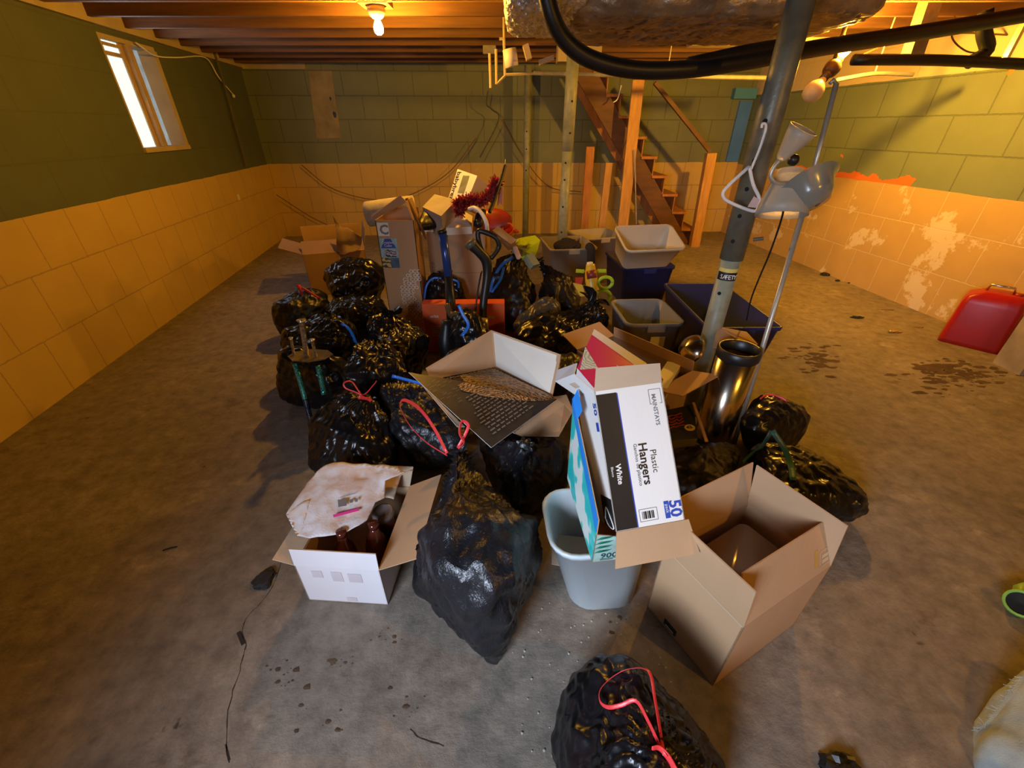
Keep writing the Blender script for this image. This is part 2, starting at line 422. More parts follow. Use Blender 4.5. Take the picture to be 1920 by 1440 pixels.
def tub(bm, w, l, h, taper=0.86, r=0.04, t=0.004, lip=0.012, ox=0, oy=0, lip_h=0.02):
    """open container with a turned-over rim, centred on x,y, bottom at z=0"""
    tw = lambda k: taper + (1 - taper) * k
    R = []
    def ring(k, off, z): R.append((w * tw(k) + off, l * tw(k) + off, max(0.004, r + off / 2), z, ox * (1 - k), oy * (1 - k)))
    ring(0, -0.015, 0); ring(0.02, 0, 0.008); ring((h - lip_h) / h, 0, h - lip_h); ring((h - lip_h) / h, 2 * lip, h - lip_h); ring(1, 2 * lip, h)
    ring(1, 2 * lip - 0.006, h + 0.003); ring(1, -2 * t, h); ring(0.03, -2 * t, t + 0.004); ring(0.0, -2 * t - 0.015, t)
    loft(bm, R)
_txt = {}
def text_bm(s, size, origin, dx, dy, bm=None, thick=0.0006, align='LEFT', bold=0.0):
    """flat lettering as mesh: reading direction dx, letter-up direction dy"""
    cu = bpy.data.curves.new('lettering', 'FONT'); cu.body = s; cu.size = size; cu.align_x = align; cu.resolution_u = 2
    cu.offset = bold
    o = bpy.data.objects.new('lettering', cu)
    me = bpy.data.meshes.new_from_object(o)
    b2 = bm or BM()
    dx = Vector(dx).normalized(); dy = Vector(dy).normalized(); n = dx.cross(dy)
    off = len(b2.verts)
    vs_ = [b2.verts.new(Vector(origin) + dx * v.co.x + dy * v.co.y + n * thick) for v in me.vertices]
    for p in me.polygons:
        try: b2.faces.new([vs_[i] for i in p.vertices])
        except ValueError: pass
    bpy.data.objects.remove(o); bpy.data.curves.remove(cu); bpy.data.meshes.remove(me)
    return b2
def patch(bm, origin, dx, dy, w, h, thick=0.0005, x=0, y=0):
    dx = Vector(dx).normalized(); dy = Vector(dy).normalized(); n = dx.cross(dy); o = Vector(origin) + n * thick
    bm.faces.new([bm.verts.new(o + dx * a + dy * b) for a, b in ((x, y), (x + w, y), (x + w, y + h), (x, y + h))])
def lump(bm, c, r, amp=0.3, sub=2, seed=0, sq=(1, 1, 1), freq=1.6):
    q = bmesh.ops.create_icosphere(bm, subdivisions=sub, radius=1)
    for v in q['verts']:
        d = v.co.normalized(); k = 1 + amp * noise.noise(d * freq + Vector((seed * 7.3, seed, 0)))
        v.co = Vector(c) + Vector((d.x * sq[0], d.y * sq[1], d.z * sq[2])) * r * k

# ------------------------------------------------------------------ the room
LC = Vector((-3.39, 6.523, 0)); DL = Vector((0.1497, -0.9887, 0)).normalized()
RC = Vector((3.277, 6.861, 0)); DR = Vector((0.1022, -0.9948, 0)).normalized()
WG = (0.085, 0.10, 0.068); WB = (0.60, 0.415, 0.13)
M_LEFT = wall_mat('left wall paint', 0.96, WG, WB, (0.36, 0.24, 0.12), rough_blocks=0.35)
M_BACK = wall_mat('back wall paint', 0.965, (0.145, 0.165, 0.105), WB, (0.33, 0.22, 0.11))
M_RIGHT = wall_mat('right wall paint', 0.945, (0.15, 0.185, 0.11), (0.54, 0.36, 0.125), (0.70, 0.56, 0.33), peel=0.7, bw=0.5, bh=0.27, z_top=1.765, orange=True)
def wall(name, org, d, length, ysign, mat, holes=(), h=2.32, th=0.2):
    """wall with its face on local y=0, running along local x; holes are (x0, x1, z0, z1)"""
    bm = BM(); y0, y1 = (0, th) if ysign > 0 else (-th, 0)
    x = 0
    for (a, b, z0, z1) in sorted(holes):
        box(bm, (x, y0, 0), (a, y1, h)); box(bm, (a, y0, 0), (b, y1, z0)); box(bm, (a, y0, z1), (b, y1, h)); x = b
    box(bm, (x, y0, 0), (length, y1, h))
    bmesh.ops.remove_doubles(bm, verts=bm.verts, dist=1e-5)
    o = obj(name, bm, mat, kind='structure'); o.location = org; o.rotation_euler = (0, 0, math.atan2(d.y, d.x)); return o
wall('wall_left', LC, DL, 9.2, -1, M_LEFT, holes=[(1.94, 2.665, 1.22, 1.985)])
DB = (RC - LC).normalized()
wall('wall_back', LC, DB, (RC - LC).length, 1, M_BACK)
wall('wall_right', RC, DR, 9.6, 1, M_RIGHT)
YF = -1.25
o = wall('wall_front', Vector((-2.2, YF, 0)), Vector((1, 0, 0)), 6.6, -1, M_LEFT, holes=[(.75, 1.65, .95, 1.65)])
bm = BM(); box(bm, (-4.2, YF - .3, -0.1), (5.0, 7.3, 0)); obj('floor', bm, floor_mat(), kind='structure')
bm = BM(); box(bm, (-4.0, YF - .3, 2.30), (4.8, 7.2, 2.36)); obj('ceiling', bm, SUBFLOOR, kind='structure')
# joists run parallel to the back wall
bm = BM()
for i in range(17):
    y = 6.28 - i * 0.41
    b = BM(); x0 = -3.42 + (6.5 - y) * 0.155; x1 = 3.28 + (6.5 - y) * 0.10
    box(b, (x0, y - 0.02, 2.055), (x1, y + 0.02, 2.298))
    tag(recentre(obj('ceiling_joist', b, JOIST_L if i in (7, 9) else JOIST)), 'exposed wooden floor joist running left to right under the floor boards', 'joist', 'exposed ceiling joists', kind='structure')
# cream board on top of the left wall, turning the far corner
nL = Vector((-DL.y, DL.x, 0))
bm = BM()
p = LC + DL * 0.0 + nL * 0.02 + Vector((0, 0, 2.10))
beam(bm, p, LC + DL * 6.5 + nL * 0.02 + Vector((0, 0, 2.10)), 0.04, 0.15)
obj('trim_1', bm, TRIM, kind='structure')
bm = BM(); nB = Vector((DB.y, -DB.x, 0))
beam(bm, LC + nB * 0.02 + DB * 0.04 + Vector((0, 0, 2.10)), LC + nB * 0.02 + DB * 0.8 + Vector((0, 0, 2.10)), 0.04, 0.17)
obj('trim_2', bm, TRIM, kind='structure')
# rough bare plaster patch on the back wall with two holes
def back_local(x, y): # view line to the back wall plane -> (along, z)
    r = ray(x, y); nrm = Vector((DB.y, -DB.x, 0)); o0 = Vector((0, 0, CAM_H))
    t = (LC - o0).dot(nrm) / r.dot(nrm); p = o0 + r * t; return (p - LC).dot(DB), p.z
PLASTER = pm('bare plaster', (0.30, 0.25, 0.17), 0.8, var=0.25, scale=6, bump=0.4)
pt = [back_local(*q) for q in ((578, 133), (622, 133), (640, 258), (594, 260))]
bm = BM(); quad_slab(bm, [LC + DB * a + Vector((0, 0, z)) + nB * 0.006 for a, z in pt[::-1]], 0.005, 0, 0)
obj('trim_3', bm, PLASTER, kind='structure')
bm = BM()
for q, r in (((628, 215), 0.022), ((620, 185), 0.012)):
    a, z = back_local(*q); lump(bm, LC + DB * a + nB * 0.008 + Vector((0, 0, z)), r, 0.3, 2, 3, (1, .15, 1.6))
obj('trim_4', bm, BLACK_PL, kind='structure')
# far right corner door panel and header, cool daylight put into their blue colour
DOOR_DAYTINT = pm('daylight tinted door', (0.06, 0.20, 0.75), 0.5, var=0.1, bump=0.1)
HEADER_DAYTINT = pm('daylight tinted header', (0.07, 0.28, 0.60), 0.5, var=0.1, bump=0.1)
bm = BM(); a0, _ = back_local(1372, 250); Lb = (RC - LC).length
e0 = LC + DB * (a0) ; e1 = LC + DB * (Lb - 0.02)
def on_back(a, z, off=0.02): return LC + DB * a + nB * off + Vector((0, 0, z))
box(bm, (0, -0.03, 0.975), (Lb - 0.02 - a0, -0.004, 1.70))
o = obj('door_1', bm, DOOR_DAYTINT, kind='structure'); o.location = e0; o.rotation_euler = (0, 0, math.atan2(DB.y, DB.x))
bm = BM(); box(bm, (-0.13, -0.09, 1.72), (Lb - 0.02 - a0, -0.004, 1.84))
o = obj('trim_5', bm, HEADER_DAYTINT, kind='structure'); o.location = e0; o.rotation_euler = (0, 0, math.atan2(DB.y, DB.x))
# ---- left window
DAY_PANE = pm('daylit glass', (0.8, 0.9, 0.95), 0.2, var=0.1, scale=14, bump=0, emit=((0.50, 0.74, 0.79), 1.15))
def frost():
    m, nt, b = _nt('dusty glass'); L = nt.links.new
    tc = N(nt, 'ShaderNodeTexCoord'); n = N(nt, 'ShaderNodeTexNoise'); n.inputs['Scale'].default_value = 9; n.inputs['Detail'].default_value = 6; L(tc.outputs['Object'], n.inputs[0])
    r = ramp(nt, n.outputs[0], [(0.3, (0.06, 0.10, 0.13)), (0.7, (0.24, 0.34, 0.40))]); L(r.outputs[0], b.inputs['Emission Color']); b.inputs['Emission Strength'].default_value = 1.2
    b.inputs['Base Color'].default_value = (.2, .24, .26, 1); b.inputs['Roughness'].default_value = 0.4; return m
WIN = thing('window_1', 'x', 'x', LC, (0, 0, math.atan2(DL.y, DL.x))); del WIN['label']; del WIN['category']; WIN['kind'] = 'structure'
bm = BM(); x0, x1, z0, z1 = 1.94, 2.665, 1.22, 1.985
FR = pm('bare window wood', (0.46, 0.33, 0.19), 0.6, var=0.2, scale=8, bump=0.3, stretch=(5, 5, 1))
box(bm, (x0, -0.16, z0 + .035), (x0 + 0.06, 0.012, z1 - .03)); box(bm, (x0 - .0, -0.18, z0), (x1, 0.02, z0 + 0.035)); box(bm, (x0, -0.16, z1 - 0.03), (x1, 0.0, z1)); box(bm, (x1 - 0.02, -0.16, z0 + .035), (x1, 0.0, z1 - .03))
obj('window_frame', bm, TRIM, WIN)
bm = BM(); box(bm, (2.29, -0.10, z0 + .036), (2.345, 0.005, z1 - .031)); box(bm, (2.35, -0.14, z0 + .036), (2.395, -0.03, z1 - .031)); obj('mullion', bm, FR, WIN)
bm = BM(); box(bm, (2.396, -0.05, z0 + .036), (x1 - .021, -0.04, z1 - .031)); obj('pane', bm, DAY_PANE, WIN)
bm = BM(); box(bm, (x0 + .061, -0.12, z0 + .036), (2.289, -0.11, z1 - .031)); obj('pane', bm, frost(), WIN, label='dusty darker pane')
bm = BM(); box(bm, (2.40, -0.039, 1.86), (x1 - .03, -0.02, 1.885)); box(bm, (2.40, -0.039, 1.92), (x1 - .03, -0.02, 1.94)); obj('crossbar', bm, FR, WIN)
# opening behind the photographer
WIN2 = thing('window_2', 'x', 'x', (-1.5, YF, .95)); del WIN2['label']; del WIN2['category']; WIN2['kind'] = 'structure'
bm = BM(); box(bm, (0, -0.15, 0), (1.0, -0.05, 0.04)); box(bm, (0, -0.15, 0.66), (1.0, -0.05, 0.7)); box(bm, (0, -0.15, 0.04), (0.04, -0.05, 0.66)); box(bm, (.96, -0.15, 0.04), (1.0, -0.05, 0.66)); obj('window_frame', bm, TRIM, WIN2)
# floor cracks
bm = BM()
def crack(pts, w):
    P_ = smooth_path([G(x, y, 0.0006) for x, y in pts], 5)
    P_ = [p + Vector((noise.noise(p * 30), noise.noise(p * 30 + Vector((5, 5, 5))), 0)) * 0.006 for p in P_]
    for i in range(len(P_) - 1):
        d = (P_[i + 1] - P_[i]).normalized(); s = Vector((-d.y, d.x, 0)) * w * (0.5 + random.random())
        q = [P_[i] - s, P_[i] + s, P_[i + 1] + s, P_[i + 1] - s]
        for v in q: v.z = 0.0006
        bm.faces.new([bm.verts.new(v) for v in q])
crack([(533, 1040), (505, 1110), (470, 1150), (452, 1180), (460, 1210), (448, 1260), (430, 1320), (424, 1390), (430, 1430)], 0.0012)
crack([(770, 1365), (790, 1385), (830, 1400)], 0.0015); crack([(446, 1185), (455, 1208)], 0.004); crack([(422, 1395), (431, 1425)], 0.003)
CR = obj('floor_crack', bm, pm('crack dirt', (0.03, 0.022, 0.018), 0.9, bump=0)); CR['kind'] = 'structure'

# ------------------------------------------------------------------ bulbs and fixtures
def bulb_lamp(p_bulb, top, label, mat=None):
    t = thing('ceiling_bulb', label, 'light', (p_bulb.x, p_bulb.y, top))
    bm = BM(); lathe(bm, [(0.055, 0), (0.058, -0.02), (0.045, -0.045), (0.03, -0.06)], 20); obj('socket', bm, PORC, t, True)
    bm = BM(); h = top - p_bulb.z
    lathe(bm, [(0.013, -0.06), (0.015, -h + 0.045), (0.026, -h + 0.02), (0.031, -h), (0.026, -h - 0.02), (0.012, -h - 0.031), (0.001, -h - 0.033)], 18, cap0=False)
    obj('bulb', bm, mat or BULB_ON, t, True)
    return t
b1 = A(710, 54, 3.5)
bulb_lamp(b1, 2.05, 'lit bare bulb in white porcelain holder under the joists, left of the duct')
bulb_lamp(Vector((1.9, -0.55, 1.93)), 2.05, 'lit bare bulb in the ceiling holder nearest the wall behind the photographer', BULB_ON3)
# board above first bulb
bm = BM(); box(bm, (b1.x - 0.09, b1.y - 0.09, 2.051), (b1.x + 0.09, b1.y + 0.09, 2.10)); tag(recentre(obj('mounting_block', bm, JOIST_L)), 'pale wooden block the left bulb holder is screwed to', 'block')
t = thing('twin_bulb_holder', 'brown twin lamp holder with one lit bulb and one dead frosted bulb', 'light', A(1560, 125, 3.7))
pc = A(1560, 128, 3.7); pl = A(1588, 92, 3.7); po = A(1528, 168, 3.65)
bm = BM(); lump(bm, pc, 0.055, 0.1, 3, 1); tube(bm, [pc, pc.lerp(pl, .55)], 0.028, 12); tube(bm, [pc, pc.lerp(po, .5)], 0.03, 12); tube(bm, [pc, Vector((pc.x, pc.y, 2.295))], 0.014, 10)
obj('holder', bm, pm('brown bakelite', (0.07, 0.035, 0.015), 0.4), t, True, world=True)
bm = BM(); lathe(bm, [(0.014, -0.07), (0.02, -0.045), (0.028, -0.02), (0.032, 0), (0.027, 0.02), (0.012, 0.031), (0.001, 0.033)], 18, axis_matrix(pl, pl + (pl - pc)), cap0=False)
obj('bulb', bm, BULB_ON2, t, True, world=True, label='lit clear bulb')
bm = BM(); lathe(bm, [(0.02, -0.09), (0.03, -0.06), (0.058, -0.02), (0.068, 0.02), (0.058, 0.055), (0.03, 0.078), (0.001, 0.083)], 24, axis_matrix(po, po + (po - pc)), cap0=False)
obj('bulb', bm, BULB_OFF, t, True, world=True, label='unlit frosted bulb')

# ------------------------------------------------------------------ columns
def holes_on(bm, base, r, zs, ang):
    for z in zs:
        d = Vector((math.cos(ang), math.sin(ang), 0))
        lathe(bm, [(0.009, 0), (0.009, 0.0015)], 12, axis_matrix(base + d * (r - 0.0005) + Vector((0, 0, z)), base + d * (r + 1) + Vector((0, 0, z))))
HOLE = pm('dark hole', (0.005, 0.005, 0.005), 0.9, bump=0)
pa = G(1296, 762, 0)
t = thing('steel_column', 'thick grey telescoping steel post with punched holes, nearest of the three', 'post', pa)
bm = BM(); lathe(bm, [(0.046, 0), (0.046, 0.87)], 24); obj('lower_tube', bm, STEEL_PAINT, t, True)
bm = BM(); lathe(bm, [(0.0, 0.86), (0.053, 0.86), (0.053, 1.5), (0.050, 1.52), (0.050, 2.03)], 24, cap0=False); lathe(bm, [(0.09, 2.03), (0.09, 2.05)], 4); obj('upper_tube', bm, RUSTY_STEEL, t, True)
bm = BM(); box(bm, (-0.1, -0.1, 0), (0.1, 0.1, 0.008)); obj('base_plate', bm, RUSTY_STEEL, t)
bm = BM(); ang = math.atan2(-pa.y, -pa.x) - .25
holes_on(bm, Vector((0, 0, 0)), 0.053, (0.95, 1.06, 1.17, 1.28, 1.42), ang); holes_on(bm, Vector((0, 0, 0)), 0.046, (0.70, ), ang); obj('punched_hole', bm, HOLE, t, kind='stuff')
# label round the lower tube
bm = BM()
a0 = math.atan2(-pa.y, -pa.x)
def wrap(bm, r, z0, z1, aa, ab, n=10):
    q = [(r * math.cos(aa + (ab - aa) * i / n), r * math.sin(aa + (ab - aa) * i / n)) for i in range(n + 1)]
    for i in range(n): bm.faces.new([bm.verts.new(v) for v in ((*q[i], z0), (*q[i + 1], z0), (*q[i + 1], z1), (*q[i], z1))])
wrap(bm, 0.0468, 0.805, 0.823, a0 - 1.0, a0 + 1.1); LBL = obj('maker_label', bm, pm('yellow label', (0.62, 0.5, 0.12), 0.5, bump=0), t)
bm = BM(); wrap(bm, 0.0468, 0.765, 0.805, a0 - 1.0, a0 + 1.1); obj('label_band', bm, BLACK_PRINT, LBL)
bm = BM()
for i, ch in enumerate('SAFETY'):
    aa = a0 - 0.62 + i * 0.26; r = 0.0474; o_ = Vector((r * math.cos(aa), r * math.sin(aa), 0.773)); text_bm(ch, 0.030, o_, (-math.sin(aa), math.cos(aa), 0), (0, 0, 1), bm, thick=0.0)
obj('lettering', bm, WHITE_INK, LBL)
bm = BM(); tube(bm, [Vector((0.05, -0.05, 0.96)), Vector((0.085, -0.07, 0.97))], 0.008, 8); obj('pin', bm, RUSTY_STEEL, t)
pb = G(1050, 512, 0)
t = thing('steel_column', 'slim grey steel post standing between the lime chair and the storage bins', 'post', pb)
bm = BM(); lathe(bm, [(0.05, 0), (0.05, 1.25)], 20); obj('lower_tube', bm, STEEL_PAINT, t, True)
bm = BM(); lathe(bm, [(0.056, 1.2), (0.056, 2.04)], 20); obj('upper_tube', bm, STEEL_PAINT, t, True)
bm = BM(); holes_on(bm, Vector(), 0.0505, (0.45, 0.7, 0.95, 1.1), -1.9); holes_on(bm, Vector(), 0.0565, (1.35, 1.6), -1.4); obj('punched_hole', bm, HOLE, t, kind='stuff')
pcn = G(985, 447, 0)
t = thing('steel_column', 'farthest slim grey steel post, by the back wall left of the stairs', 'post', pcn)
bm = BM(); lathe(bm, [(0.045, 0), (0.045, 2.04)], 20); obj('tube', bm, STEEL_PAINT, t, True)
bm = BM(); holes_on(bm, Vector(), 0.0455, (0.9, 1.15, 1.35), -1.7); obj('punched_hole', bm, HOLE, t, kind='stuff')

# ------------------------------------------------------------------ stairs
YS = 6.0
t = thing('wooden_staircase', 'steep open wooden staircase climbing leftwards along the back wall', 'stairs', (2.55, YS, 0))
x_bot, x_top, n = 2.50, 0.95, 9
rise = 1.95 / n; run = (x_bot - x_top) / n
for k in range(n):
    xr = x_bot - k * run
    bm = BM(); box(bm, (xr - run - .01 - 2.55, -0.02, rise * (k + 1) - 0.03), (xr + 0.02 - 2.55, 0.66, rise * (k + 1))); obj('tread', bm, WOOD, t)
    bm = BM(); box(bm, (xr - 0.012 - 2.55, 0.0, rise * k), (xr + 0.0 - 2.55, 0.66, rise * (k + 1) - 0.031)); obj('riser', bm, WOOD, t)
for y in (0.04, 0.66):
    bm = BM()
    quad_slab(bm, [(x_bot - .02 - 2.55, y, 0), (x_bot - 0.26 - 2.55, y, 0), (x_top - .28 - 2.55, y, 1.98), (x_top + .0 - 2.55, y, 1.98)], 0.038, 0, 0)
    obj('stringer', bm, WOOD_DARK if y < .1 else WOOD, t)
def stud(name, label, x0y0, x1y1, Y, w, mat, down=True, cat='post', th=0.04):
    a = A(*x0y0, Y); b = A(*x1y1, Y)
    if down: b = a + (b - a) * (a.z / (a.z - b.z)); 
    bm = BM(); beam(bm, b, a, w, th, up=(0, 1, 0)); return tag(recentre(obj(name, bm, mat)), label, cat)
stud('wooden_stud', 'tall yellow pine stud in front of the stairs', (1197, 150), (1168, 418), 5.75, 0.13, WOOD_YEL)
stud('wooden_stud', 'short yellow stud under the stair stringer', (1142, 305), (1128, 425), 5.88, 0.085, WOOD_YEL)
stud('wooden_stud', 'dark brown stud at the left end of the dark space under the stairs', (1107, 275), (1096, 425), 5.95, 0.10, WOOD)
stud('newel_post', 'wooden newel post standing at the foot of the stairs', (1333, 287), (1303, 452), 6.0 - .1, 0.115, WOOD_YEL, th=.09)
bm = BM(); beam(bm, A(1228, 155, 5.85), A(1330, 283, 5.85), 0.05, 0.04); tag(recentre(obj('handrail', bm, WOOD_DARK)), 'thin dark wooden handrail slanting down to the newel post', 'handrail')
bm = BM(); tube(bm, [A(1190, 280, 5.7), A(1193, 420, 5.7)], 0.008, 8); tag(recentre(obj('thin_pipe', bm, GALV)), 'thin grey pipe hanging beside the tall pine stud', 'pipe')
bm = BM(); p0 = A(1100, 245, 6.65); pslab(bm, [A(1093, 300, 6.65), A(1290, 300, 6.65), Vector((2.45, 6.65, 0.3)), Vector((2.45, 6.65, 0)), Vector((1.15, 6.65, 0))], 0.02, 0, 0)

# ------------------------------------------------------------------ overhead duct, pipes, frame
FOIL = pm('silver foil wrap', (0.88, 0.86, 0.80), 0.3, metal=0.7, var=0.15, scale=9, bump=1.0, bscale=30, bdist=0.03)
FOIL_D = pm('brownish foil wrap', (0.36, 0.27, 0.17), 0.38, metal=0.5, var=0.35, scale=7, bump=0.8, bscale=20, bdist=0.015)  # browner foil for the lower faces of the duct
def duct(x0, x1, y0, y1, z0, z1, seed, n=(40, 20, 14)):
    bm = BM(); box(bm, (x0, y0, z0), (x1, y1, z1))
    bmesh.ops.subdivide_edges(bm, edges=bm.edges[:], cuts=52, use_grid_fill=True)
    c = Vector(((x0 + x1) / 2, (y0 + y1) / 2, (z0 + z1) / 2)); hx, hy, hz = (x1 - x0) / 2, (y1 - y0) / 2, (z1 - z0) / 2
    for v in bm.verts:
        d = v.co - c; ry = d.y / hy; rz = d.z / hz; rx = d.x / hx
        m = (abs(ry) ** 5 + abs(rz) ** 5 + abs(rx) ** 9) ** (1 / 5.5)
        v.co = c + Vector((d.x / m ** .3, d.y / m, d.z / m)) 
        p = v.co * 5 + Vector((seed, 0, 0))
        k = (1 - abs(noise.noise(Vector((p.x * 2.6, p.y, p.z)))) * 2) * 0.022 + noise.noise(p * 0.5) * 0.03 + (1 - abs(noise.noise(Vector((p.x * 7.5, p.y * 4, p.z * 3)))) * 3) * 0.013
        v.co += d.normalized() * k
    return bm
bm = duct(0.30, 1.78, 2.55, 3.45, 1.83, 2.25, 3)
t = thing('air_duct', 'big insulated air duct wrapped in crumpled silver foil under the ceiling', 'duct', (0.7, 3.0, 1.8))
bm.faces.ensure_lookup_table()
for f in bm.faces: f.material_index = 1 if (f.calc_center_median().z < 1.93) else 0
obj('duct_body', bm, [FOIL, FOIL_D], t, True, world=True)
bm = duct(-0.03, 0.36, 2.5, 3.35, 1.86, 2.28, 9); obj('duct_end', bm, FOIL, t, True, world=True, label='bright crumpled foil end')
bm = BM(); tube(bm, [A(1018, -40, 2.35), A(1035, 30, 2.37), A(1062, 78, 2.4), (A(1110, 112, 2.42)), A(1190, 131, 2.44), A(1290, 130, 2.46), A(1400, 115, 2.5), A(1480, 100, 2.55), A(1560, 86, 2.62), A(1720, 62, 2.8), A(1960, 22, 3.0)], 0.036, 12, 8)
tag(recentre(obj('flexible_hose', bm, BLACK_PIPE, smooth=True)), 'thick black hose sagging under the foil duct', 'hose')
bm = BM(); tube(bm, [A(1290, 122, 2.7), A(1400, 98, 2.75), A(1470, 86, 2.8)], 0.034, 12, 6); tag(recentre(obj('black_pipe', bm, BLACK_PIPE, smooth=True)), 'black pipe running behind the sagging hose to the near post', 'pipe')
bm = BM(); tube(bm, [A(1600, 112, 3.3), A(1760, 113, 3.3), A(1960, 122, 3.3)], 0.03, 12, 5); tag(recentre(obj('black_pipe', bm, BLACK_PIPE, smooth=True)), 'black pipe level with the lit twin bulb running off to the right', 'pipe')
bm = BM(); tube(bm, [A(1848, 20, 3.35), A(1845, 60, 3.35), A(1850, 95, 3.35), A(1815, 118, 3.35)], 0.038, 12, 5); tag(recentre(obj('black_pipe', bm, BLACK_PIPE, smooth=True)), 'short black elbow pipe dropping near the top right corner', 'pipe')
bm = BM(); beam(bm, A(1722, 45, 3.6) + Vector((.02, 0, .12)), A(1705, 118, 3.6), 0.09, 0.09); tag(recentre(obj('hanger_bracket', bm, RUSTY_STEEL)), 'dark square hanger bracket right of the lit twin bulb', 'bracket')
bm = BM(); beam(bm, A(1922, 40, 3.2), A(1886, 108, 3.2), 0.035, 0.02); tag(recentre(obj('metal_strap', bm, CHROME)), 'shiny metal strap at the top right corner', 'strap')
bm = BM(); tube(bm, [A(1600, 110, 3.9), A(1700, 70, 3.9), A(1800, 62, 3.9), A(1900, 66, 3.9)], 0.006, 6, 6); tag(recentre(obj('ceiling_cable', bm, CABLE)), 'thin cable sagging right of the lit twin bulb', 'cable')
bm = BM(); tube(bm, [A(1790, 30, 3.6), A(1785, 70, 3.6), A(1810, 95, 3.6), A(1840, 100, 3.6)], 0.005, 6, 6); tag(recentre(obj('ceiling_cable', bm, CABLE)), 'looped cable left of the black elbow pipe', 'cable')
bm = BM(); tube(bm, [A(1000, 137, 4.78), A(1200, 142, 4.78), A(1440, 146, 4.78)], 0.018, 10, 3); tube(bm, [A(1250, 143, 4.78), Vector((A(1250, 143, 4.78).x, 4.78, 2.29))], .006, 6); tag(recentre(obj('thin_pipe', bm, GALV)), 'thin horizontal pipe under the duct in front of the stairs', 'pipe')
bm = BM(); tube(bm, [A(1570, 150, 3.9), A(1640, 138, 3.9), A(1712, 140, 3.9)], 0.014, 10, 3); tube(bm, [A(1640, 138, 3.9), Vector((A(1640, 138, 3.9).x, 3.9, 2.29))], .005, 6); tag(recentre(obj('thin_pipe', bm, GALV)), 'thin pale pipe beside the dead frosted bulb', 'pipe')
bm = BM(); box(bm, (A(1045, 133, 4.9).x, 4.9, 1.92), (A(1125, 133, 4.9).x, 5.1, 2.055)); tag(recentre(obj('pale_board', bm, TRIM)), 'pale board standing in for the lit upper area at the top of the stairs', 'board')  # cream board added for the lit area seen through the stair opening
bm = BM(); box(bm, (1.55, 4.6, 2.0), (2.9, 4.75, 2.054)); tag(recentre(obj('pale_board', bm, TRIM)), 'long pale board overhead behind the near post', 'board')
# big wooden girder across, over the duct
bm = BM(); box(bm, (1.05, -1.9, 2.052 - .0), (1.3, 2.4, 2.054)); bm.free()
# white conduit frame left of the duct
t = thing('conduit_frame', 'pale metal bracket frame hanging left of the foil duct', 'bracket', A(950, 130, 3.9))
bm = BM()
for p0, p1 in (((918, 100), (920, 165)), ((930, 92), (931, 158)), ((945, 72), (947, 142)), ((947, 140), (1000, 138)), ((931, 158), (947, 142)), ((936, 73), (946, 73))):
    tube(bm, [A(*p0, 3.9), A(*p1, 3.9)], 0.010, 6)
tube(bm, [A(945, 73, 3.9), Vector((A(945, 73, 3.9).x, 3.9, 2.29))], .008, 6)
obj('frame', bm, TRIM, t, world=True)
bm = BM(); beam(bm, A(985, 85, 3.8), A(992, 112, 3.8), 0.10, 0.04); beam(bm, A(1010, 118, 3.85), A(1038, 108, 3.85), .04, .03); obj('plate', bm, TRIM, t, world=True)
bm = BM(); beam(bm, A(906, 94, 3.95), A(930, 94, 3.95), 0.06, 0.05); obj('junction_box', bm, RUSTY_STEEL, t, world=True)
bm = BM(); tube(bm, [A(955, 92, 3.86), A(960, 125, 3.86)], 0.05, 14); obj('white_pipe', bm, WHITE_PL, t, True, world=True)

# cables on the back wall and left wall
def wall_cable(pts, label, Y=6.42, r=0.006, mat=CABLE):
    bm = BM(); tube(bm, [A(x, y, Y + (x - 560) * 0.0004) for x, y in pts], r, 6, 6); return tag(recentre(obj('wall_cable', bm, mat)), label, 'cable')
wall_cable([(565, 309), (620, 352), (690, 373), (745, 372), (790, 356), (845, 320), (893, 258)], 'brown cable sagging across the back wall behind the tall carton')
wall_cable([(518, 365), (580, 405), (625, 427)], 'thin cable drooping low on the back wall left of the pile')
wall_cable([(940, 225), (985, 300), (1030, 350), (1090, 360)], 'thin cable on the back wall behind the far post')
wall_cable([(915, 170), (912, 195), (922, 205), (935, 225), (900, 295)], 'dark tangled wire hanging below the bracket frame', 6.3, 0.007, BLACK_PL)
wall_cable([(1165, 160), (1158, 185), (1150, 192)], 'short pale wire end hanging above the stairs', 5.6, 0.007, WHITE_PL)
wall_cable([(1190, 155), (1180, 240), (1165, 290), (1160, 320)], 'thin wire hanging down over the stairs', 5.62, 0.005, CABLE)
def left_pt(x, y, off=0.03):
    r = ray(x, y); o0 = Vector((0, 0, CAM_H)); t_ = (LC + nL * off - o0).dot(nL) / r.dot(nL); return o0 + r * t_
bm = BM(); tube(bm, [left_pt(x, y) for x, y in ((255, 80), (290, 104), (330, 108), (385, 108), (410, 145), (438, 178))], 0.006, 6, 5); lump(bm, left_pt(438, 180), 0.018, 0.1, 2)
tag(recentre(obj('pull_cord', bm, WHITE_PL)), 'white cord with plug strung from the window along the left wall', 'cord')
bm = BM(); tube(bm, [left_pt(x, y, .05) for x, y in ((397, 85), (415, 140), (440, 230), (462, 312))], 0.012, 8, 5)
tag(recentre(obj('wall_pipe', bm, pm('dark conduit', (0.1, 0.085, 0.05), 0.6))), 'dark conduit running down the left wall near the corner', 'pipe')
bm = BM(); p0 = left_pt(447, 370, 0.0); beam(bm, p0 - Vector((0, 0, .03)), p0 + Vector((0, 0, .03)), 0.04, 0.012, up=nL); tag(recentre(obj('wall_tag', bm, WHITE_PL)), 'small white outlet tag on the tiled part of the left wall', 'tag')
#@@PART2

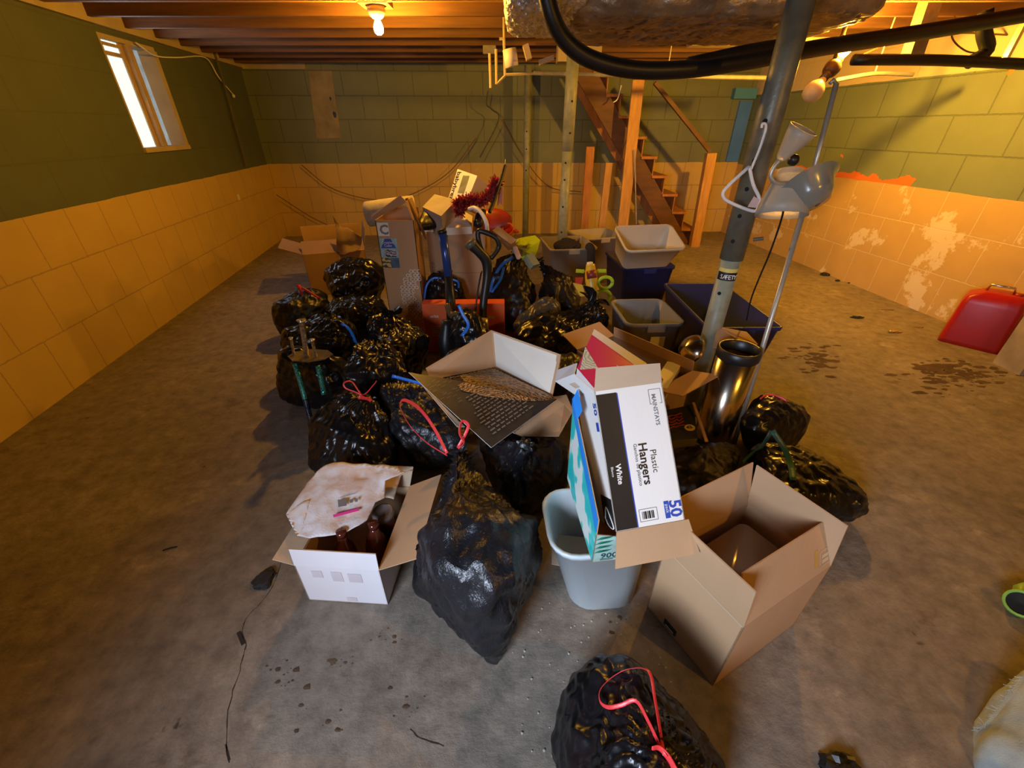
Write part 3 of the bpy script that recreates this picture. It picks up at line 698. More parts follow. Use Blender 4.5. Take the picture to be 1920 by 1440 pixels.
# ------------------------------------------------------------------ garbage bags
def hull_mesh(balls, vox):
    bm = BM()
    q = BM(); bmesh.ops.create_icosphere(q, subdivisions=2, radius=1); sp = [v.co.copy() for v in q.verts]; q.free()
    for c, r in balls:
        for s in sp: bm.verts.new(c + s * r)
    bmesh.ops.convex_hull(bm, input=bm.verts)
    for v in [v for v in bm.verts if not v.link_faces]: bm.verts.remove(v)
    me = bpy.data.meshes.new('h'); bm.to_mesh(me); bm.free()
    o = bpy.data.objects.new('h', me); C.objects.link(o)
    m = o.modifiers.new('r', 'REMESH'); m.mode = 'VOXEL'; m.voxel_size = vox
    s = o.modifiers.new('s', 'SMOOTH'); s.iterations = 4; s.factor = 0.6
    dg = bpy.context.evaluated_depsgraph_get(); dg.update()
    me2 = bpy.data.meshes.new_from_object(o.evaluated_get(dg))
    bpy.data.objects.remove(o); bpy.data.meshes.remove(me)
    return me2
def S(x, y, Y, r):
    """ball seen at pixel x,y with pixel radius r; Y is its distance, or 'f' when it rests on the floor"""
    if Y == 'f':
        z = 0.05
        for _ in range(6):
            p = G(x, y, z); z = r * depth(p) / F_PX
        return p, z
    p = A(x, y, Y); return p, r * depth(p) / F_PX
def bag(label, balls, knot=None, group='tied black trash bags in the pile', mat=None, drop=0.72, pleat=0.02, lumps=0.02, crease=0.016, tuft=0.05, tie=None, seed=0, npl=13, floor=0.004, parts=True, cat='trash bag', vox=None):
    B = [S(*b) for b in balls]
    base = []
    if drop:
        cx = sum((p.x for p, r in B)) / len(B); cy = sum((p.y for p, r in B)) / len(B)
        for (p, r), b in zip(B, balls):
            if b[2] != 'f' and p.z > r * 1.5:
                rr = r * drop; base.append((Vector((cx + (p.x - cx) * drop, cy + (p.y - cy) * drop, rr)), rr))
    K = None
    if knot:
        K = A(knot[0], knot[1], knot[2])
    allb = B + base + ([(K, 0.016)] if K else [])
    sz = max(max((p - q).length for p, _ in allb for q, _ in allb), 0.1)
    me = hull_mesh(allb, vox or max(0.006, sz / 60))
    n = len(me.vertices); co = np.empty(n * 3); me.vertices.foreach_get('co', co); co = co.reshape(-1, 3)
    no = np.empty(n * 3); me.vertices.foreach_get('normal', no); no = no.reshape(-1, 3)
    cen = Vector(co.mean(axis=0))
    K0_ = K or Vector((cen.x, cen.y + .03, co[:, 2].max() + .02))
    ax = (cen - K0_).normalized(); u = ax.orthogonal().normalized(); w = ax.cross(u)
    kk = 1.0 / max(sz, .3)
    for i in range(n):
        p = Vector(co[i]); nn = Vector(no[i])
        s = p * 6.5 * kk + Vector((seed * 3.1, seed, seed * 1.7))
        d = lumps * noise.noise(s * 1.3) * sz * 1.5
        # creases: domain-warped ridges
        wv = noise.noise_vector(s * 0.8) * 0.8
        rg = 1 - abs(noise.noise(s * 1.25 + wv)) * 2.4
        d += crease * sz * (max(rg, 0) ** 2 - 0.3) * 0.35
        q_ = p - K0_; dk = q_.length / sz; an = math.atan2(q_.dot(w), q_.dot(u)); rad_ = min(1.0, (q_ - ax * q_.dot(ax)).length / (0.12 * sz))
        f1 = Vector((math.cos(an) * 3.0, math.sin(an) * 3.0, dk * 2.2 + seed)) + wv * 0.35
        f2 = Vector((math.cos(an) * 7.5, math.sin(an) * 7.5, dk * 3.2 + seed * 2)) + wv * 0.5
        fold = max(0, 1 - abs(noise.noise(f1)) * 4.0) * 1.0 + max(0, 1 - abs(noise.noise(f2)) * 4.5) * 0.28
        d += crease * sz * 0.62 * (fold - 0.45) * rad_ * (1.15 - 0.5 * min(1, dk))
        if K:
            q = p - K; dist = q.length; ang = math.atan2(q.dot(w), q.dot(u))
            fall = math.exp(-dist / (0.42 * sz))
            a2 = ang * npl + noise.noise(s * 1.0) * 3.5 + seed
            near = min(1, dist / 0.05)
            d += 1.35 * pleat * sz * fall * near * (1 - abs(math.sin(a2)) ** 0.6 * 1.5)
            # hollow cone towards the knot instead of a taut one
            t_ = q.dot(ax) / sz
            if t_ < 0.45: d -= 0.075 * sz * near * max(0, math.sin(max(0, min(1, t_ / 0.45)) * PI))
        p = p + nn * d
        if p.z < floor: p.z = floor + 0.002 * noise.noise(p * 20)
        co[i] = p
    co[:, 2] = np.maximum(co[:, 2], floor - .001)
    me.vertices.foreach_set('co', co.ravel()); me.update()
    c = Vector((co[:, 0].mean(), co[:, 1].mean(), co[:, 2].min()))
    t = thing('trash_bag', label, cat, c, group=group)
    from mathutils.bvhtree import BVHTree
    tree = BVHTree.FromPolygons([Vector(q) for q in co], [tuple(p.vertices) for p in me.polygons])
    eye = Vector((0, 0, CAM_H))
    def lay(pts):      # lay a drawstring on the bag: where the view lines meet it, evened out along the string
        ds = []; ts = []
        for p in pts:
            v = A(*p); d = (v - eye).normalized(); h = tree.ray_cast(eye, d); ds.append(d)
            ts.append((h[0] - eye).length if h[0] is not None and (h[0] - eye).length < (v - eye).length + .3 else None)
        hit = [x for x in ts if x is not None]
        if not hit: return [A(*p) for p in pts]
        m_ = sum(hit) / len(hit); ts = [m_ if x is None else x for x in ts]; n_ = len(ts)
        for _ in range(2): ts = [min(ts[i], (ts[max(i - 1, 0)] + ts[i] * 2 + ts[min(i + 1, n_ - 1)]) / 4) for i in range(n_)]
        return [eye + d * (x - .010) for d, x in zip(ds, ts)]
    me.transform(Matrix.Translation(-c)); me.materials.clear(); me.materials.append(mat or BAG)
    me.polygons.foreach_set('use_smooth', [True] * len(me.polygons))
    o = bpy.data.objects.new('bag_body', me); C.objects.link(o); o.parent = t; MW[o] = MW[t].copy()
    if K and tuft:
        bm = BM(); M = axis_matrix(K + ax * 0.015, K - ax * tuft)
        m_ = 44; rows = 7; rings = []
        for i in range(rows):
            f = i / (rows - 1); ring = []
            for j in range(m_):
                a = 2 * PI * j / m_
                r = 0.013 + tuft * 0.75 * f ** 1.3 * (1 + 0.42 * math.sin(a * 7 + seed) + 0.2 * math.sin(a * 13 + f * 4))
                z = (0.012 + tuft * f * (0.75 + 0.3 * math.sin(a * 3 + seed * 2))) - tuft * 0.3 * f * f
                ring.append(bm.verts.new(M @ Vector((r * math.cos(a), r * math.sin(a), z))))
            rings.append(ring)
        for i in range(rows - 1):
            for j in range(m_): bm.faces.new((rings[i][j], rings[i][(j + 1) % m_], rings[i + 1][(j + 1) % m_], rings[i + 1][j]))
        if tuft > 0.01: 
            for v in bm.verts: v.co.z = max(v.co.z, floor)
            obj('gathered_neck', bm, mat or BAG, t, True, world=True)
    if tie:
        for (pts, m_, wd) in tie:
            bm = BM(); tube(bm, smooth_path(lay(pts), 5), wd, 8, flat=0.22, up=(0, -1, .3))
            obj('drawstring', bm, m_, t, True, world=True)
    return t

# foreground bag cut by the lower edge of the photo
bag('black trash bag with bright red drawstring in the very foreground, cut by the lower edge', [(1150, 1318, .50, 78), (1085, 1400, 'f', 55), (1120, 1330, .48, 70), (1255, 1440, .34, 95), (1300, 1450, 'f', 60), (1180, 1480, .30, 100), (1180, 1300, .46, 60)],
    knot=(1240, 1412, 0.33), pleat=0.035, tuft=0.02, mat=BAG, group=None, seed=2, npl=11,
    tie=[([(1246, 1418, .325), (1238, 1370, .335), (1228, 1310, .35), (1216, 1258, .385), (1180, 1254, .40), (1150, 1268, .395), (1126, 1292, .37), (1125, 1315, .355), (1140, 1326, .35), (1165, 1322, .35), (1192, 1314, .35), (1215, 1352, .34), (1240, 1405, .328), (1250, 1420, .325)], RED_TIE, 0.0045),
         ([(1222, 1404, .33), (1235, 1402, .325), (1250, 1416, .32), (1264, 1440, .30), (1280, 1470, .28)], RED_TIE, 0.007)])
# tear-drop bag standing in front
bag('tall pointed black trash bag with red drawstring between white box and wastebasket', [(930, 1240, 'f', 10), (798, 1088, 'f', 25), (1000, 1035, .93, 20), (900, 1060, .72, 88), (865, 1000, .80, 75), (930, 960, .98, 55), (960, 990, .90, 45), (812, 950, 1.02, 20), (900, 1150, .66, 45), (880, 900, 1.08, 25)],
    knot=(860, 850, 1.16), pleat=0.03, mat=BAG_MATTE, seed=4, npl=9, tuft=0.035, lumps=0.02, drop=.5,
    tie=[([(838, 850, 1.13), (815, 805, 1.2), (790, 770, 1.26), (765, 752, 1.32), (752, 752, 1.34), (752, 768, 1.33), (770, 800, 1.27), (800, 830, 1.2), (838, 854, 1.13)], RED_TIE, 0.006),
         ([(858, 840, 1.15), (872, 815, 1.17), (878, 797, 1.18), (866, 790, 1.18), (862, 812, 1.16), (870, 830, 1.15), (860, 842, 1.14)], RED_TIE, 0.006)])
bag('black trash bag with thin red tie standing left behind the white box', [(622, 855, 'f', 42), (700, 862, 'f', 48), (612, 775, 1.58, 26), (648, 765, 1.56, 30), (720, 800, 1.56, 26), (600, 830, 1.5, 20)],
    knot=(690, 748, 1.62), pleat=0.03, seed=5, mat=BAG_THIN, tuft=0.03, crease=0.016,
    tie=[([(690, 750, 1.6), (672, 738, 1.62), (648, 728, 1.63), (645, 718, 1.65), (660, 716, 1.65), (680, 740, 1.61), (700, 722, 1.64), (706, 714, 1.66)], RED_TIE, 0.004), ([(672, 745, 1.58), (690, 748, 1.57), (696, 752, 1.57)], RED_TIE, 0.008)])
bag('grey sheened ribbed black trash bag leaning behind the tall pointed bag', [(735, 745, 1.72, 26), (800, 755, 1.72, 40), (800, 860, 1.50, 26), (845, 830, 1.50, 28), (770, 800, 1.55, 34), (860, 770, 1.70, 30)],
    knot=(755, 716, 1.80), pleat=0.035, seed=6, mat=BAG_MATTE, npl=16, tuft=0.03,
    tie=[([(735, 705, 1.8), (770, 714, 1.78), (795, 722, 1.76), (812, 735, 1.73)], BLUE_TIE, 0.008)])
bag('black trash bag under the box with the dark printed sheet', [(930, 835, 1.33, 33), (1025, 850, 1.36, 40), (1000, 915, 'f', 24), (965, 880, 1.20, 45), (1045, 890, 1.28, 25)], knot=(985, 835, 1.18), pleat=0.02, seed=7, mat=BAG_MATTE, tuft=0.02, npl=7)
bag('very shiny black bag with long folds in the middle left of the pile', [(690, 690, 1.92, 50), (730, 680, 1.95, 36), (672, 715, 1.88, 26), (745, 700, 1.92, 20)], knot=(705, 642, 2.05), pleat=0.05, seed=8, mat=BAG_THIN, npl=9, tuft=0.05, crease=.018)
bag('black bag with a twisted top beside the orange carton', [(765, 640, 2.35, 42), (718, 625, 2.4, 36), (745, 665, 2.2, 30)], knot=(733, 592, 2.45), pleat=0.04, seed=9, mat=BAG_THIN, tuft=0.07, crease=.018)
bag('dark bag lowest at the left edge of the pile below the silver candle holder', [(556, 725, 'f', 34), (548, 672, 2.08, 26), (620, 705, 2.0, 40), (600, 735, 'f', 34)], seed=10, mat=BAG_THIN, crease=.018)
bag('crinkled black bag right behind the silver candle holder', [(570, 640, 2.35, 40), (635, 638, 2.35, 42), (600, 612, 2.45, 24)], knot=(625, 598, 2.45), seed=11, mat=BAG_THIN, tuft=.05, crease=.02,
    tie=[([(640, 606, 2.38), (655, 618, 2.28), (666, 640, 2.2), (670, 655, 2.15)], BLUE_TIE, 0.010)])
bag('round dull black bag with red drawstring at the far left of the pile', [(556, 588, 2.95, 42), (590, 575, 3.0, 34), (550, 605, 'f', 32)], knot=(570, 545, 3.05), seed=12, mat=BAG_DULL, tuft=0.03, crease=0.01,
    tie=[([(556, 535, 3.0), (572, 543, 2.97), (600, 560, 2.9)], RED_TIE, 0.009), ([(560, 534, 3.0), (566, 553, 2.96)], RED_TIE, 0.010)])
bag('black bag against the tall carton, highest on the left side of the pile', [(640, 520, 3.35, 30), (690, 520, 3.35, 34), (655, 500, 3.4, 18), (650, 545, 3.25, 30)], drop=.45, seed=13, mat=BAG_THIN, crease=.02)
bag('black bag with star shaped knot left of the tall carton', [(640, 595, 2.9, 36), (690, 585, 2.9, 36), (660, 620, 2.8, 34)], knot=(650, 556, 3.0), seed=14, mat=BAG_THIN, tuft=0.07, pleat=0.05, npl=12, crease=.018)
bag('large black bag with blue drawstring behind the black vacuum handle', [(955, 520, 3.3, 44), (975, 540, 3.28, 30), (940, 560, 3.1, 36), (975, 585, 3.0, 30)], drop=.45, knot=(968, 482, 3.4), seed=15, mat=BAG_DULL, pleat=.03, tuft=.04,
    tie=[([(962, 482, 3.35), (940, 498, 3.25), (925, 525, 3.15), (920, 548, 3.08)], BLUE_TIE, 0.012), ([(945, 500, 3.24), (938, 525, 3.14), (922, 548, 3.07)], BLUE_TIE, 0.010)])
bag('long dull black bag draped below the slim grey post', [(1034, 515, 3.2, 20), (1050, 545, 3.1, 32), (1040, 575, 3.0, 28), (1068, 575, 2.95, 20)], drop=.45, knot=(1012, 490, 3.35), seed=16, mat=BAG_DULL, pleat=.05, npl=10, tuft=.03)
bag('glossy black bag with a burst shaped knot left of the grey bin', [(1045, 620, 2.45, 42), (1105, 613, 2.55, 40), (1000, 640, 2.3, 40), (1070, 645, 2.35, 36)], knot=(1108, 566, 2.55), seed=17, mat=BAG_THIN, pleat=.04, tuft=0.09, crease=.018)
bag('smoky grey see-through bag lying between the black bags', [(1025, 582, 2.72, 26), (990, 605, 2.62, 22), (978, 612, 2.6, 16)], seed=18, mat=BAG_GREY, crease=.018, group=None, drop=.6)
bag('small black bag with blue ties behind the blue vacuum tube', [(820, 540, 3.05, 28), (850, 545, 3.05, 26), (835, 560, 3.0, 24)], knot=(833, 515, 3.1), seed=19, mat=BAG_THIN, tuft=.04,
    tie=[([(795, 562, 2.98), (800, 535, 3.0), (812, 522, 3.02), (828, 522, 3.02)], BLUE_TIE, .008), ([(842, 522, 3.02), (858, 528, 3.0), (860, 540, 2.98)], BLUE_TIE, .008)])
bag('black bag with dangling blue ties in front of the orange carton', [(875, 605, 2.36, 28), (872, 630, 2.32, 30), (902, 640, 2.3, 26)], seed=20, mat=BAG_THIN, crease=.02,
    tie=[([(860, 572, 2.4), (868, 590, 2.3), (878, 610, 2.25), (866, 630, 2.2)], BLUE_TIE, .010)])
bag('black bag against the steel bin on the far right of the pile', [(1440, 770, 1.72, 32), (1478, 785, 1.70, 34), (1470, 815, 'f', 28), (1420, 800, 1.62, 30)], seed=21, mat=BAG_THIN, crease=.02,
    tie=[([(1425, 748, 1.7), (1440, 740, 1.72), (1462, 745, 1.7), (1475, 752, 1.68)], RED_TIE, .005)])
bag('long black bag lying right of the big open carton, teal drawstring', [(1440, 860, 1.42, 34), (1500, 880, 1.38, 42), (1575, 935, 'f', 42), (1560, 900, 1.30, 24), (1480, 930, 1.20, 30)], seed=22, mat=BAG_THIN, crease=.02,
    tie=[([(1448, 808, 1.45), (1470, 840, 1.35), (1482, 870, 1.28), (1487, 900, 1.22)], TEAL_TIE, .012), ([(1446, 808, 1.45), (1430, 835, 1.38), (1405, 855, 1.33), (1392, 868, 1.30)], TEAL_TIE, .010)])
bag('black bag in shadow behind the big open carton', [(1310, 880, 1.38, 45), (1355, 855, 1.5, 28), (1270, 895, 1.28, 38), (1330, 910, 1.2, 28)], seed=23, mat=BAG_DULL, crease=.02)
bag('black bag half hidden behind the box with the dark sheet', [(905, 680, 2.05, 40), (960, 680, 2.1, 40), (860, 690, 2.0, 36)], seed=24, mat=BAG_THIN, crease=.018)
bag('black bag wedged between the dark sheet box and the box holding the red carton', [(1068, 690, 1.95, 30), (1048, 720, 1.75, 24)], drop=.5, seed=25, mat=BAG_DULL, crease=.018)

# ------------------------------------------------------------------ boxes
def frame(pos, rot): return Vector(pos), Euler(rot, 'XYZ')
def carton_body(bm, w, l, h, t=0.004, out=0, inn=1, bottom=True):
    """five panels, x 0..w, y 0..l; outer faces use slot `out`"""
    if bottom: box(bm, (0, 0, 0), (w, l, t), inn)
    for p in ([(0, 0, 0), (w, 0, 0), (w, 0, h), (0, 0, h)], [(w, 0, 0), (w, l, 0), (w, l, h), (w, 0, h)], [(w, l, 0), (0, l, 0), (0, l, h), (w, l, h)], [(0, l, 0), (0, 0, 0), (0, 0, h), (0, l, h)]):
        quad_slab(bm, p, t, out, inn)
def flap(w, l, h, side, L, ang, t=0.004, inset=0.0, skew=0.0):
    """hinged top flap; ang 0 = upright, positive = folded outward (degrees)"""
    a = math.radians(ang); up = Vector((0, 0, math.cos(a))) * L; s = math.sin(a) * L
    E_ = {'-y': ((0, 0), (w, 0), (0, -1)), '+x': ((w, 0), (w, l), (1, 0)), '+y': ((w, l), (0, l), (0, 1)), '-x': ((0, l), (0, 0), (-1, 0))}[side]
    p0 = Vector((*E_[0], h)); p1 = Vector((*E_[1], h)); o = Vector((*E_[2], 0)) * s + up; d = (p1 - p0).normalized()
    bm = BM(); quad_slab(bm, [p0, p1, p1 + o - d * inset, p0 + o + d * (inset + skew)], t)
    return bm
# big open carton on the right
W_, L_, H_ = 0.383, 0.272, 0.312
t = thing('cardboard_box', 'big open brown cardboard box on the floor at the right front of the pile', 'box', (0.590, 0.584, 0), (0, 0, 0.483))
bm = BM(); carton_body(bm, W_, L_, H_); obj('box_body', bm, [CARD, CARD_IN], t)
for side, LL, an in (('-x', .165, 8), ('-y', .16, -20), ('+x', .20, -14), ('+y', .16, 12)):
    obj('flap', flap(W_, L_, H_, side, LL, an, inset=0.004), [CARD, CARD_IN], t)
bm = BM(); patch(bm, (0, 0, 0), (0, -1, 0), (0, 0, 1), L_ - .004, 0.003, x=-L_ + .002, y=H_ - .0015, thick=.0008); patch(bm, (0, 0, 0), (1, 0, 0), (0, 0, 1), W_ - .004, 0.002, x=.002, y=H_ - .001, thick=.0008); obj('crease', bm, CARD_PALE, t)
bm = BM(); patch(bm, (0, 0, 0), (0, -1, 0), (0, 0, 1), 0.05, 0.03, x=-.20, y=.012, thick=.001); DG = obj('printed_mark', bm, pm('dark green print', (0.01, 0.035, 0.035), .5, bump=0), t)
bm = BM(); patch(bm, (0, 0, 0), (0, -1, 0), (0, 0, 1), 0.034, 0.004, x=-.192, y=.017, thick=.0015); obj('printed_stripe', bm, WHITE_INK, DG)
fa = math.radians(-20); FD = Vector((0, -math.sin(fa), math.cos(fa)))
bm = BM()
for x, y, w, h in ((.325, .02, .05, .003), (.325, .07, .05, .003), (.325, .02, .003, .053), (.372, .02, .003, .053), (.335, .03, .03, .012), (.335, .046, .03, .012)): patch(bm, (0, 0, H_), (1, 0, 0), (0, -FD.y * -1, FD.z) if 0 else FD, w, h, x=x, y=y, thick=.001)
obj('shipping_label', bm, pm('label ink', (.62, .5, .32), .6, bump=0), t)
bm = BM(); patch(bm, (0, 0, H_), (1, 0, 0), FD, .012, .055, x=.302, y=.03, thick=.001); obj('yellow_mark', bm, pm('yellow mark', (.6, .36, .05), .6, bump=0), t)
# brown tub lying in it
TUBP = pm('smoky translucent plastic', (0.30, 0.19, 0.11), 0.18, var=.05, bump=.03, spec=.8)
bm = BM(); tub(bm, .315, .215, .275, .93, .03, .003, .007)
Mx = Matrix.Translation(Vector((0.590, 0.584, 0))) @ Matrix.Rotation(0.483, 4, 'Z') @ Matrix.Translation(Vector((.185, .135, .012)))
Rr = Matrix.Rotation(math.radians(0), 4, 'X')
t2 = thing('plastic_tub', 'smoky brown plastic tub turned upside down inside the big open cardboard box', 'tub', Mx.translation + Vector((0, 0, .277)), (PI, 0, 0.483 + 0.04))
obj('tub_body', bm, TUBP, t2, True)

# white box front left
t = thing('white_box', 'open white cardboard box on the floor at the left front, full of bottles', 'box', (-0.705, 0.847, 0), (0, 0, -0.064))
W_, L_, H_ = .28, .368, .19
bm = BM(); carton_body(bm, W_, L_, H_); obj('box_body', bm, [CARD_WHITE, CARD_IN], t)
obj('flap', flap(W_, L_, H_, '-y', .075, -4), [CARD_WHITE, CARD_IN], t)
obj('flap', flap(W_, L_, H_, '+x', .15, 62, skew=0.0), [CARD_WHITE, CARD], t)
obj('flap', flap(W_, L_, H_, '+y', .08, 60), [CARD_WHITE, CARD_PALE], t)
obj('flap', flap(W_, L_, H_, '-x', .07, 70), [CARD_WHITE, CARD_PALE], t)
bm = BM()
for x, y, w, h in ((.05, .135, .035, .035), (.115, .12, .036, .05), (.17, .12, .045, .045), (.14, .01, .035, .022)): patch(bm, (0, 0, 0), (1, 0, 0), (0, 0, 1), w, h, x=x, y=y, thick=.001)
obj('faint_print', bm, pm('faint mauve print', (.66, .60, .62), .65, bump=0), t)
MI = MW[t].copy()
def inbox(x, y, z): return MI @ Vector((x, y, z))
GLASS = pm('dark amber glass', (0.10, 0.02, 0.012), 0.12, var=.2, bump=.05, spec=.7)
for i, (x, y, lab) in enumerate(((.225, .10, 'amber bottle in the white box nearest its right flap'), (.13, .06, 'amber bottle half under the torn mailer at the front of the white box'))):
    b = thing('bottle', lab, 'bottle', inbox(x, y, .008), (-.15, 0, 0), 'bottles in the white box')
    bm = BM(); lathe(bm, [(.036, 0), (.038, .01), (.038, .15), (.03, .185), (.016, .21), (.014, .235)], 20); obj('bottle_body', bm, GLASS, b, True)
    bm = BM(); lathe(bm, [(.017, .222), (.017, .245)], 16); obj('cap', bm, GLASS, b, True)
b = thing('jar', 'grey lidded jar standing in the white box behind the amber bottle', 'jar', inbox(.225, .215, .008))
bm = BM(); lathe(bm, [(.036, 0), (.036, .18), (.034, .19)], 24); obj('jar_body', bm, GLASS, b, True)
bm = BM(); lathe(bm, [(.039, .185), (.04, .205), (.036, .212), (.028, .212), (.024, .207), (0, .206)], 24, cap1=False); obj('lid', bm, pm('grey brown lid', (.16, .12, .10), .35), b, True)
# torn mailer on top
def sheet(name, outline, zf, mat, t_=0.0015, div=26, parent=None):
    """crumpled sheet filling a world-space outline"""
    bm = BM(); vs_ = [bm.verts.new(p) for p in outline]; f = bm.faces.new(vs_)
    bmesh.ops.triangulate(bm, faces=[f])
    for _ in range(4): bmesh.ops.subdivide_edges(bm, edges=[e for e in bm.edges if e.calc_length() > 0.02], cuts=1, use_grid_fill=True); bmesh.ops.triangulate(bm, faces=bm.faces[:])
    for v in bm.verts: v.co = v.co + zf(v.co)
    g_ = bmesh.ops.extrude_face_region(bm, geom=bm.faces[:]); 
    for v in g_['geom']:
        if isinstance(v, bmesh.types.BMVert): v.co.z -= t_
    return obj(name, bm, mat, parent, True, world=parent is not None)
def mailer_mat():
    m, nt, b = _nt('torn white mailer'); L = nt.links.new
    tc = N(nt, 'ShaderNodeTexCoord'); n = N(nt, 'ShaderNodeTexNoise'); n.inputs['Scale'].default_value = 11; n.inputs['Detail'].default_value = 5; L(tc.outputs['Object'], n.inputs[0])
    r = ramp(nt, n.outputs[0], [(0.45, (.80, .79, .82)), (0.62, (.66, .50, .42))]); L(r.outputs[0], b.inputs['Base Color']); b.inputs['Roughness'].default_value = .6
    n2 = N(nt, 'ShaderNodeTexNoise'); n2.inputs['Scale'].default_value = 45; n2.inputs['Distortion'].default_value = 1; L(tc.outputs['Object'], n2.inputs[0])
    bp = N(nt, 'ShaderNodeBump'); bp.inputs['Strength'].default_value = .5; bp.inputs['Distance'].default_value = .004; L(n2.outputs[0], bp.inputs['Height']); L(bp.outputs[0], b.inputs['Normal']); return m
MAIL = mailer_mat()
zf = lambda p: Vector((0, 0, 0.010 * noise.noise(p * 14) + 0.006 * noise.noise(p * 33)))
t = thing('torn_mailer', 'torn white padded mailer lying over the bottles of the white box', 'envelope', G(640, 950, .24))
zz = lambda x, y: .245 + (1000 - y) * .00025
ol = [G(x, y, zz(x, y)) for x, y in ((556, 1004), (569, 990), (583, 935), (560, 945), (536, 964), (575, 905), (600, 876), (622, 866), (700, 870), (745, 875), (760, 885), (722, 902), (720, 932), (703, 940), (688, 975), (672, 985), (640, 1000), (610, 1005), (580, 1008))]
sheet('mailer_sheet', ol[::-1], zf, MAIL, parent=t)
bm = BM()
def gpoly(bm, pts, dz=0.006):
    bm.faces.new([bm.verts.new(G(x, y, zz(x, y) + dz) + zf(G(x, y, zz(x, y)))) for x, y in pts][::-1])
gpoly(bm, [(624, 964), (673, 953), (674, 957), (625, 968)], .008); obj('pink_stripe', bm, pm('pink stripe', (.7, .04, .25), .5, bump=0), t, world=True)
bm = BM(); gpoly(bm, [(633, 936), (650, 934), (650, 948), (634, 950)], .009); gpoly(bm, [(655, 936), (662, 935), (662, 943), (656, 944)], .009); gpoly(bm, [(665, 936), (671, 935), (671, 941), (666, 942)], .009); gpoly(bm, [(637, 931), (667, 924), (667, 925), (637, 932)], .009)
obj('postal_print', bm, GREY_INK, t, world=True)
t = thing('brown_wrap', 'crumpled brown paper sticking out behind the torn mailer in the white box', 'paper', G(735, 895, .22))
ol = [G(x, y, .222) for x, y in ((715, 930), (722, 885), (748, 874), (776, 884), (752, 892), (748, 905), (738, 935))]
sheet('paper', ol[::-1], zf, CARD_PALE, parent=t)

# white wastebasket
BASK = pm('pale plastic', (.60, .68, .70), .38, var=.02, bump=.05)
t = thing('wastebasket', 'white plastic wastebasket standing on the floor at the front', 'wastebasket', (0.262, 0.905, 0), (0, 0, 0.08))
bm = BM(); tub(bm, .305, .255, .345, .77, .075, .004, .008, ox=.05, oy=.0, lip_h=.018); obj('basket', bm, BASK, t, True)
t = thing('paper_scrap', 'pale paper lying in the bottom of the wastebasket', 'paper', (0.22, .90, .03)); bm = BM(); quad_slab(bm, [(.13, .86, .18), (.26, .84, .17), (.27, .97, .17), (.14, .98, .18)], .002, 0, 0); obj('sheet', bm, CARD_PALE, t, world=True)
# cyan carton resting on the basket rim
AQUA = None
def aqua():
    m, nt, b = _nt('aqua printed carton'); L = nt.links.new
    tc = N(nt, 'ShaderNodeTexCoord'); n = N(nt, 'ShaderNodeTexNoise'); n.inputs['Scale'].default_value = 9; n.inputs['Detail'].default_value = 2; L(tc.outputs['Object'], n.inputs[0])
    r = ramp(nt, n.outputs[0], [(0.45, (.02, .50, .48)), (0.5, (.08, .62, .60)), (.53, (.66, .76, .72))]); L(r.outputs[0], b.inputs['Base Color']); b.inputs['Roughness'].default_value = .5; return m
AQUA = aqua()
MINT = pm('mint printed carton', (.36, .52, .46), .55, var=.2, scale=25, bump=.05)
W_, H_, L_ = .215, .347, .315
t = thing('aqua_carton', 'aqua and white printed carton with torn blue edge resting on the wastebasket', 'box', (.226, .745, .349), (.065, -.03, .115))
bm = BM()
quad_slab(bm, [(0, L_, 0), (0, 0, 0), (0, 0, H_ * .55), (0, L_, H_)], .003, 0, 1)
quad_slab(bm, [(W_, L_, 0), (0, L_, 0), (0, L_, H_ * .6), (W_, L_, H_ * .5)], .003, 0, 1); quad_slab(bm, [(W_, 0, 0), (W_, L_, 0), (W_, L_, H_ * .5), (W_, 0, .06)], .003, 0, 1)
box(bm, (0, 0, 0), (W_, L_, .003), 1); obj('box_body', bm, [AQUA, CARD], t)
bm = BM(); quad_slab(bm, [(0, 0, 0), (W_, 0, 0), (W_, 0, .06), (0, 0, .13)], .003, 0, 1); F_ = obj('front_panel', bm, [MINT, CARD], t)
bm = text_bm('900', .032, (.022, 0, .018), (1, 0, 0), (0, 0, 1), bold=.0008); [patch(bm, (0, 0, 0), (1, 0, 0), (0, 0, 1), .05 - .012 * k, .0025, x=.022, y=.013 - .005 * k, thick=.0008) for k in range(2)]; bm2 = bm; obj('lettering', bm2, pm('dark green ink', (.02, .08, .08), .5, bump=0), F_)
bm = BM()
for k in range(4):
    z = .045 + k * .02
    for a, b_ in ((0.012, .04), (0.0, .03)): 
        bm.faces.new([bm.verts.new(v) for v in ((a, -.0006, z), (b_, -.0006, z + .004), (b_ + .012, -.0006, z + .012), (a + .016, -.0006, z + .012))])
    if k > 2: break
obj('leaf_print', bm, pm('leaf green print', (.02, .22, .14), .5, bump=0), F_)
bm = BM(); quad_slab(bm, [(-.001, L_, H_), (-.001, L_, H_ - .03), (-.001, 0, H_ * .55 - .05), (-.001, 0, H_ * .55)], .002, 0, 0, flip=True); quad_slab(bm, [(0, L_ + .0, H_), (0.012, L_, H_ + .03), (.012, L_ - .06, H_ + .0), (0, L_ - .06, H_ - .03)], .002, 0, 0)
obj('torn_edge', bm, pm('bright blue print', (.02, .25, .75), .5, bump=0), t, label='bright blue torn edge')

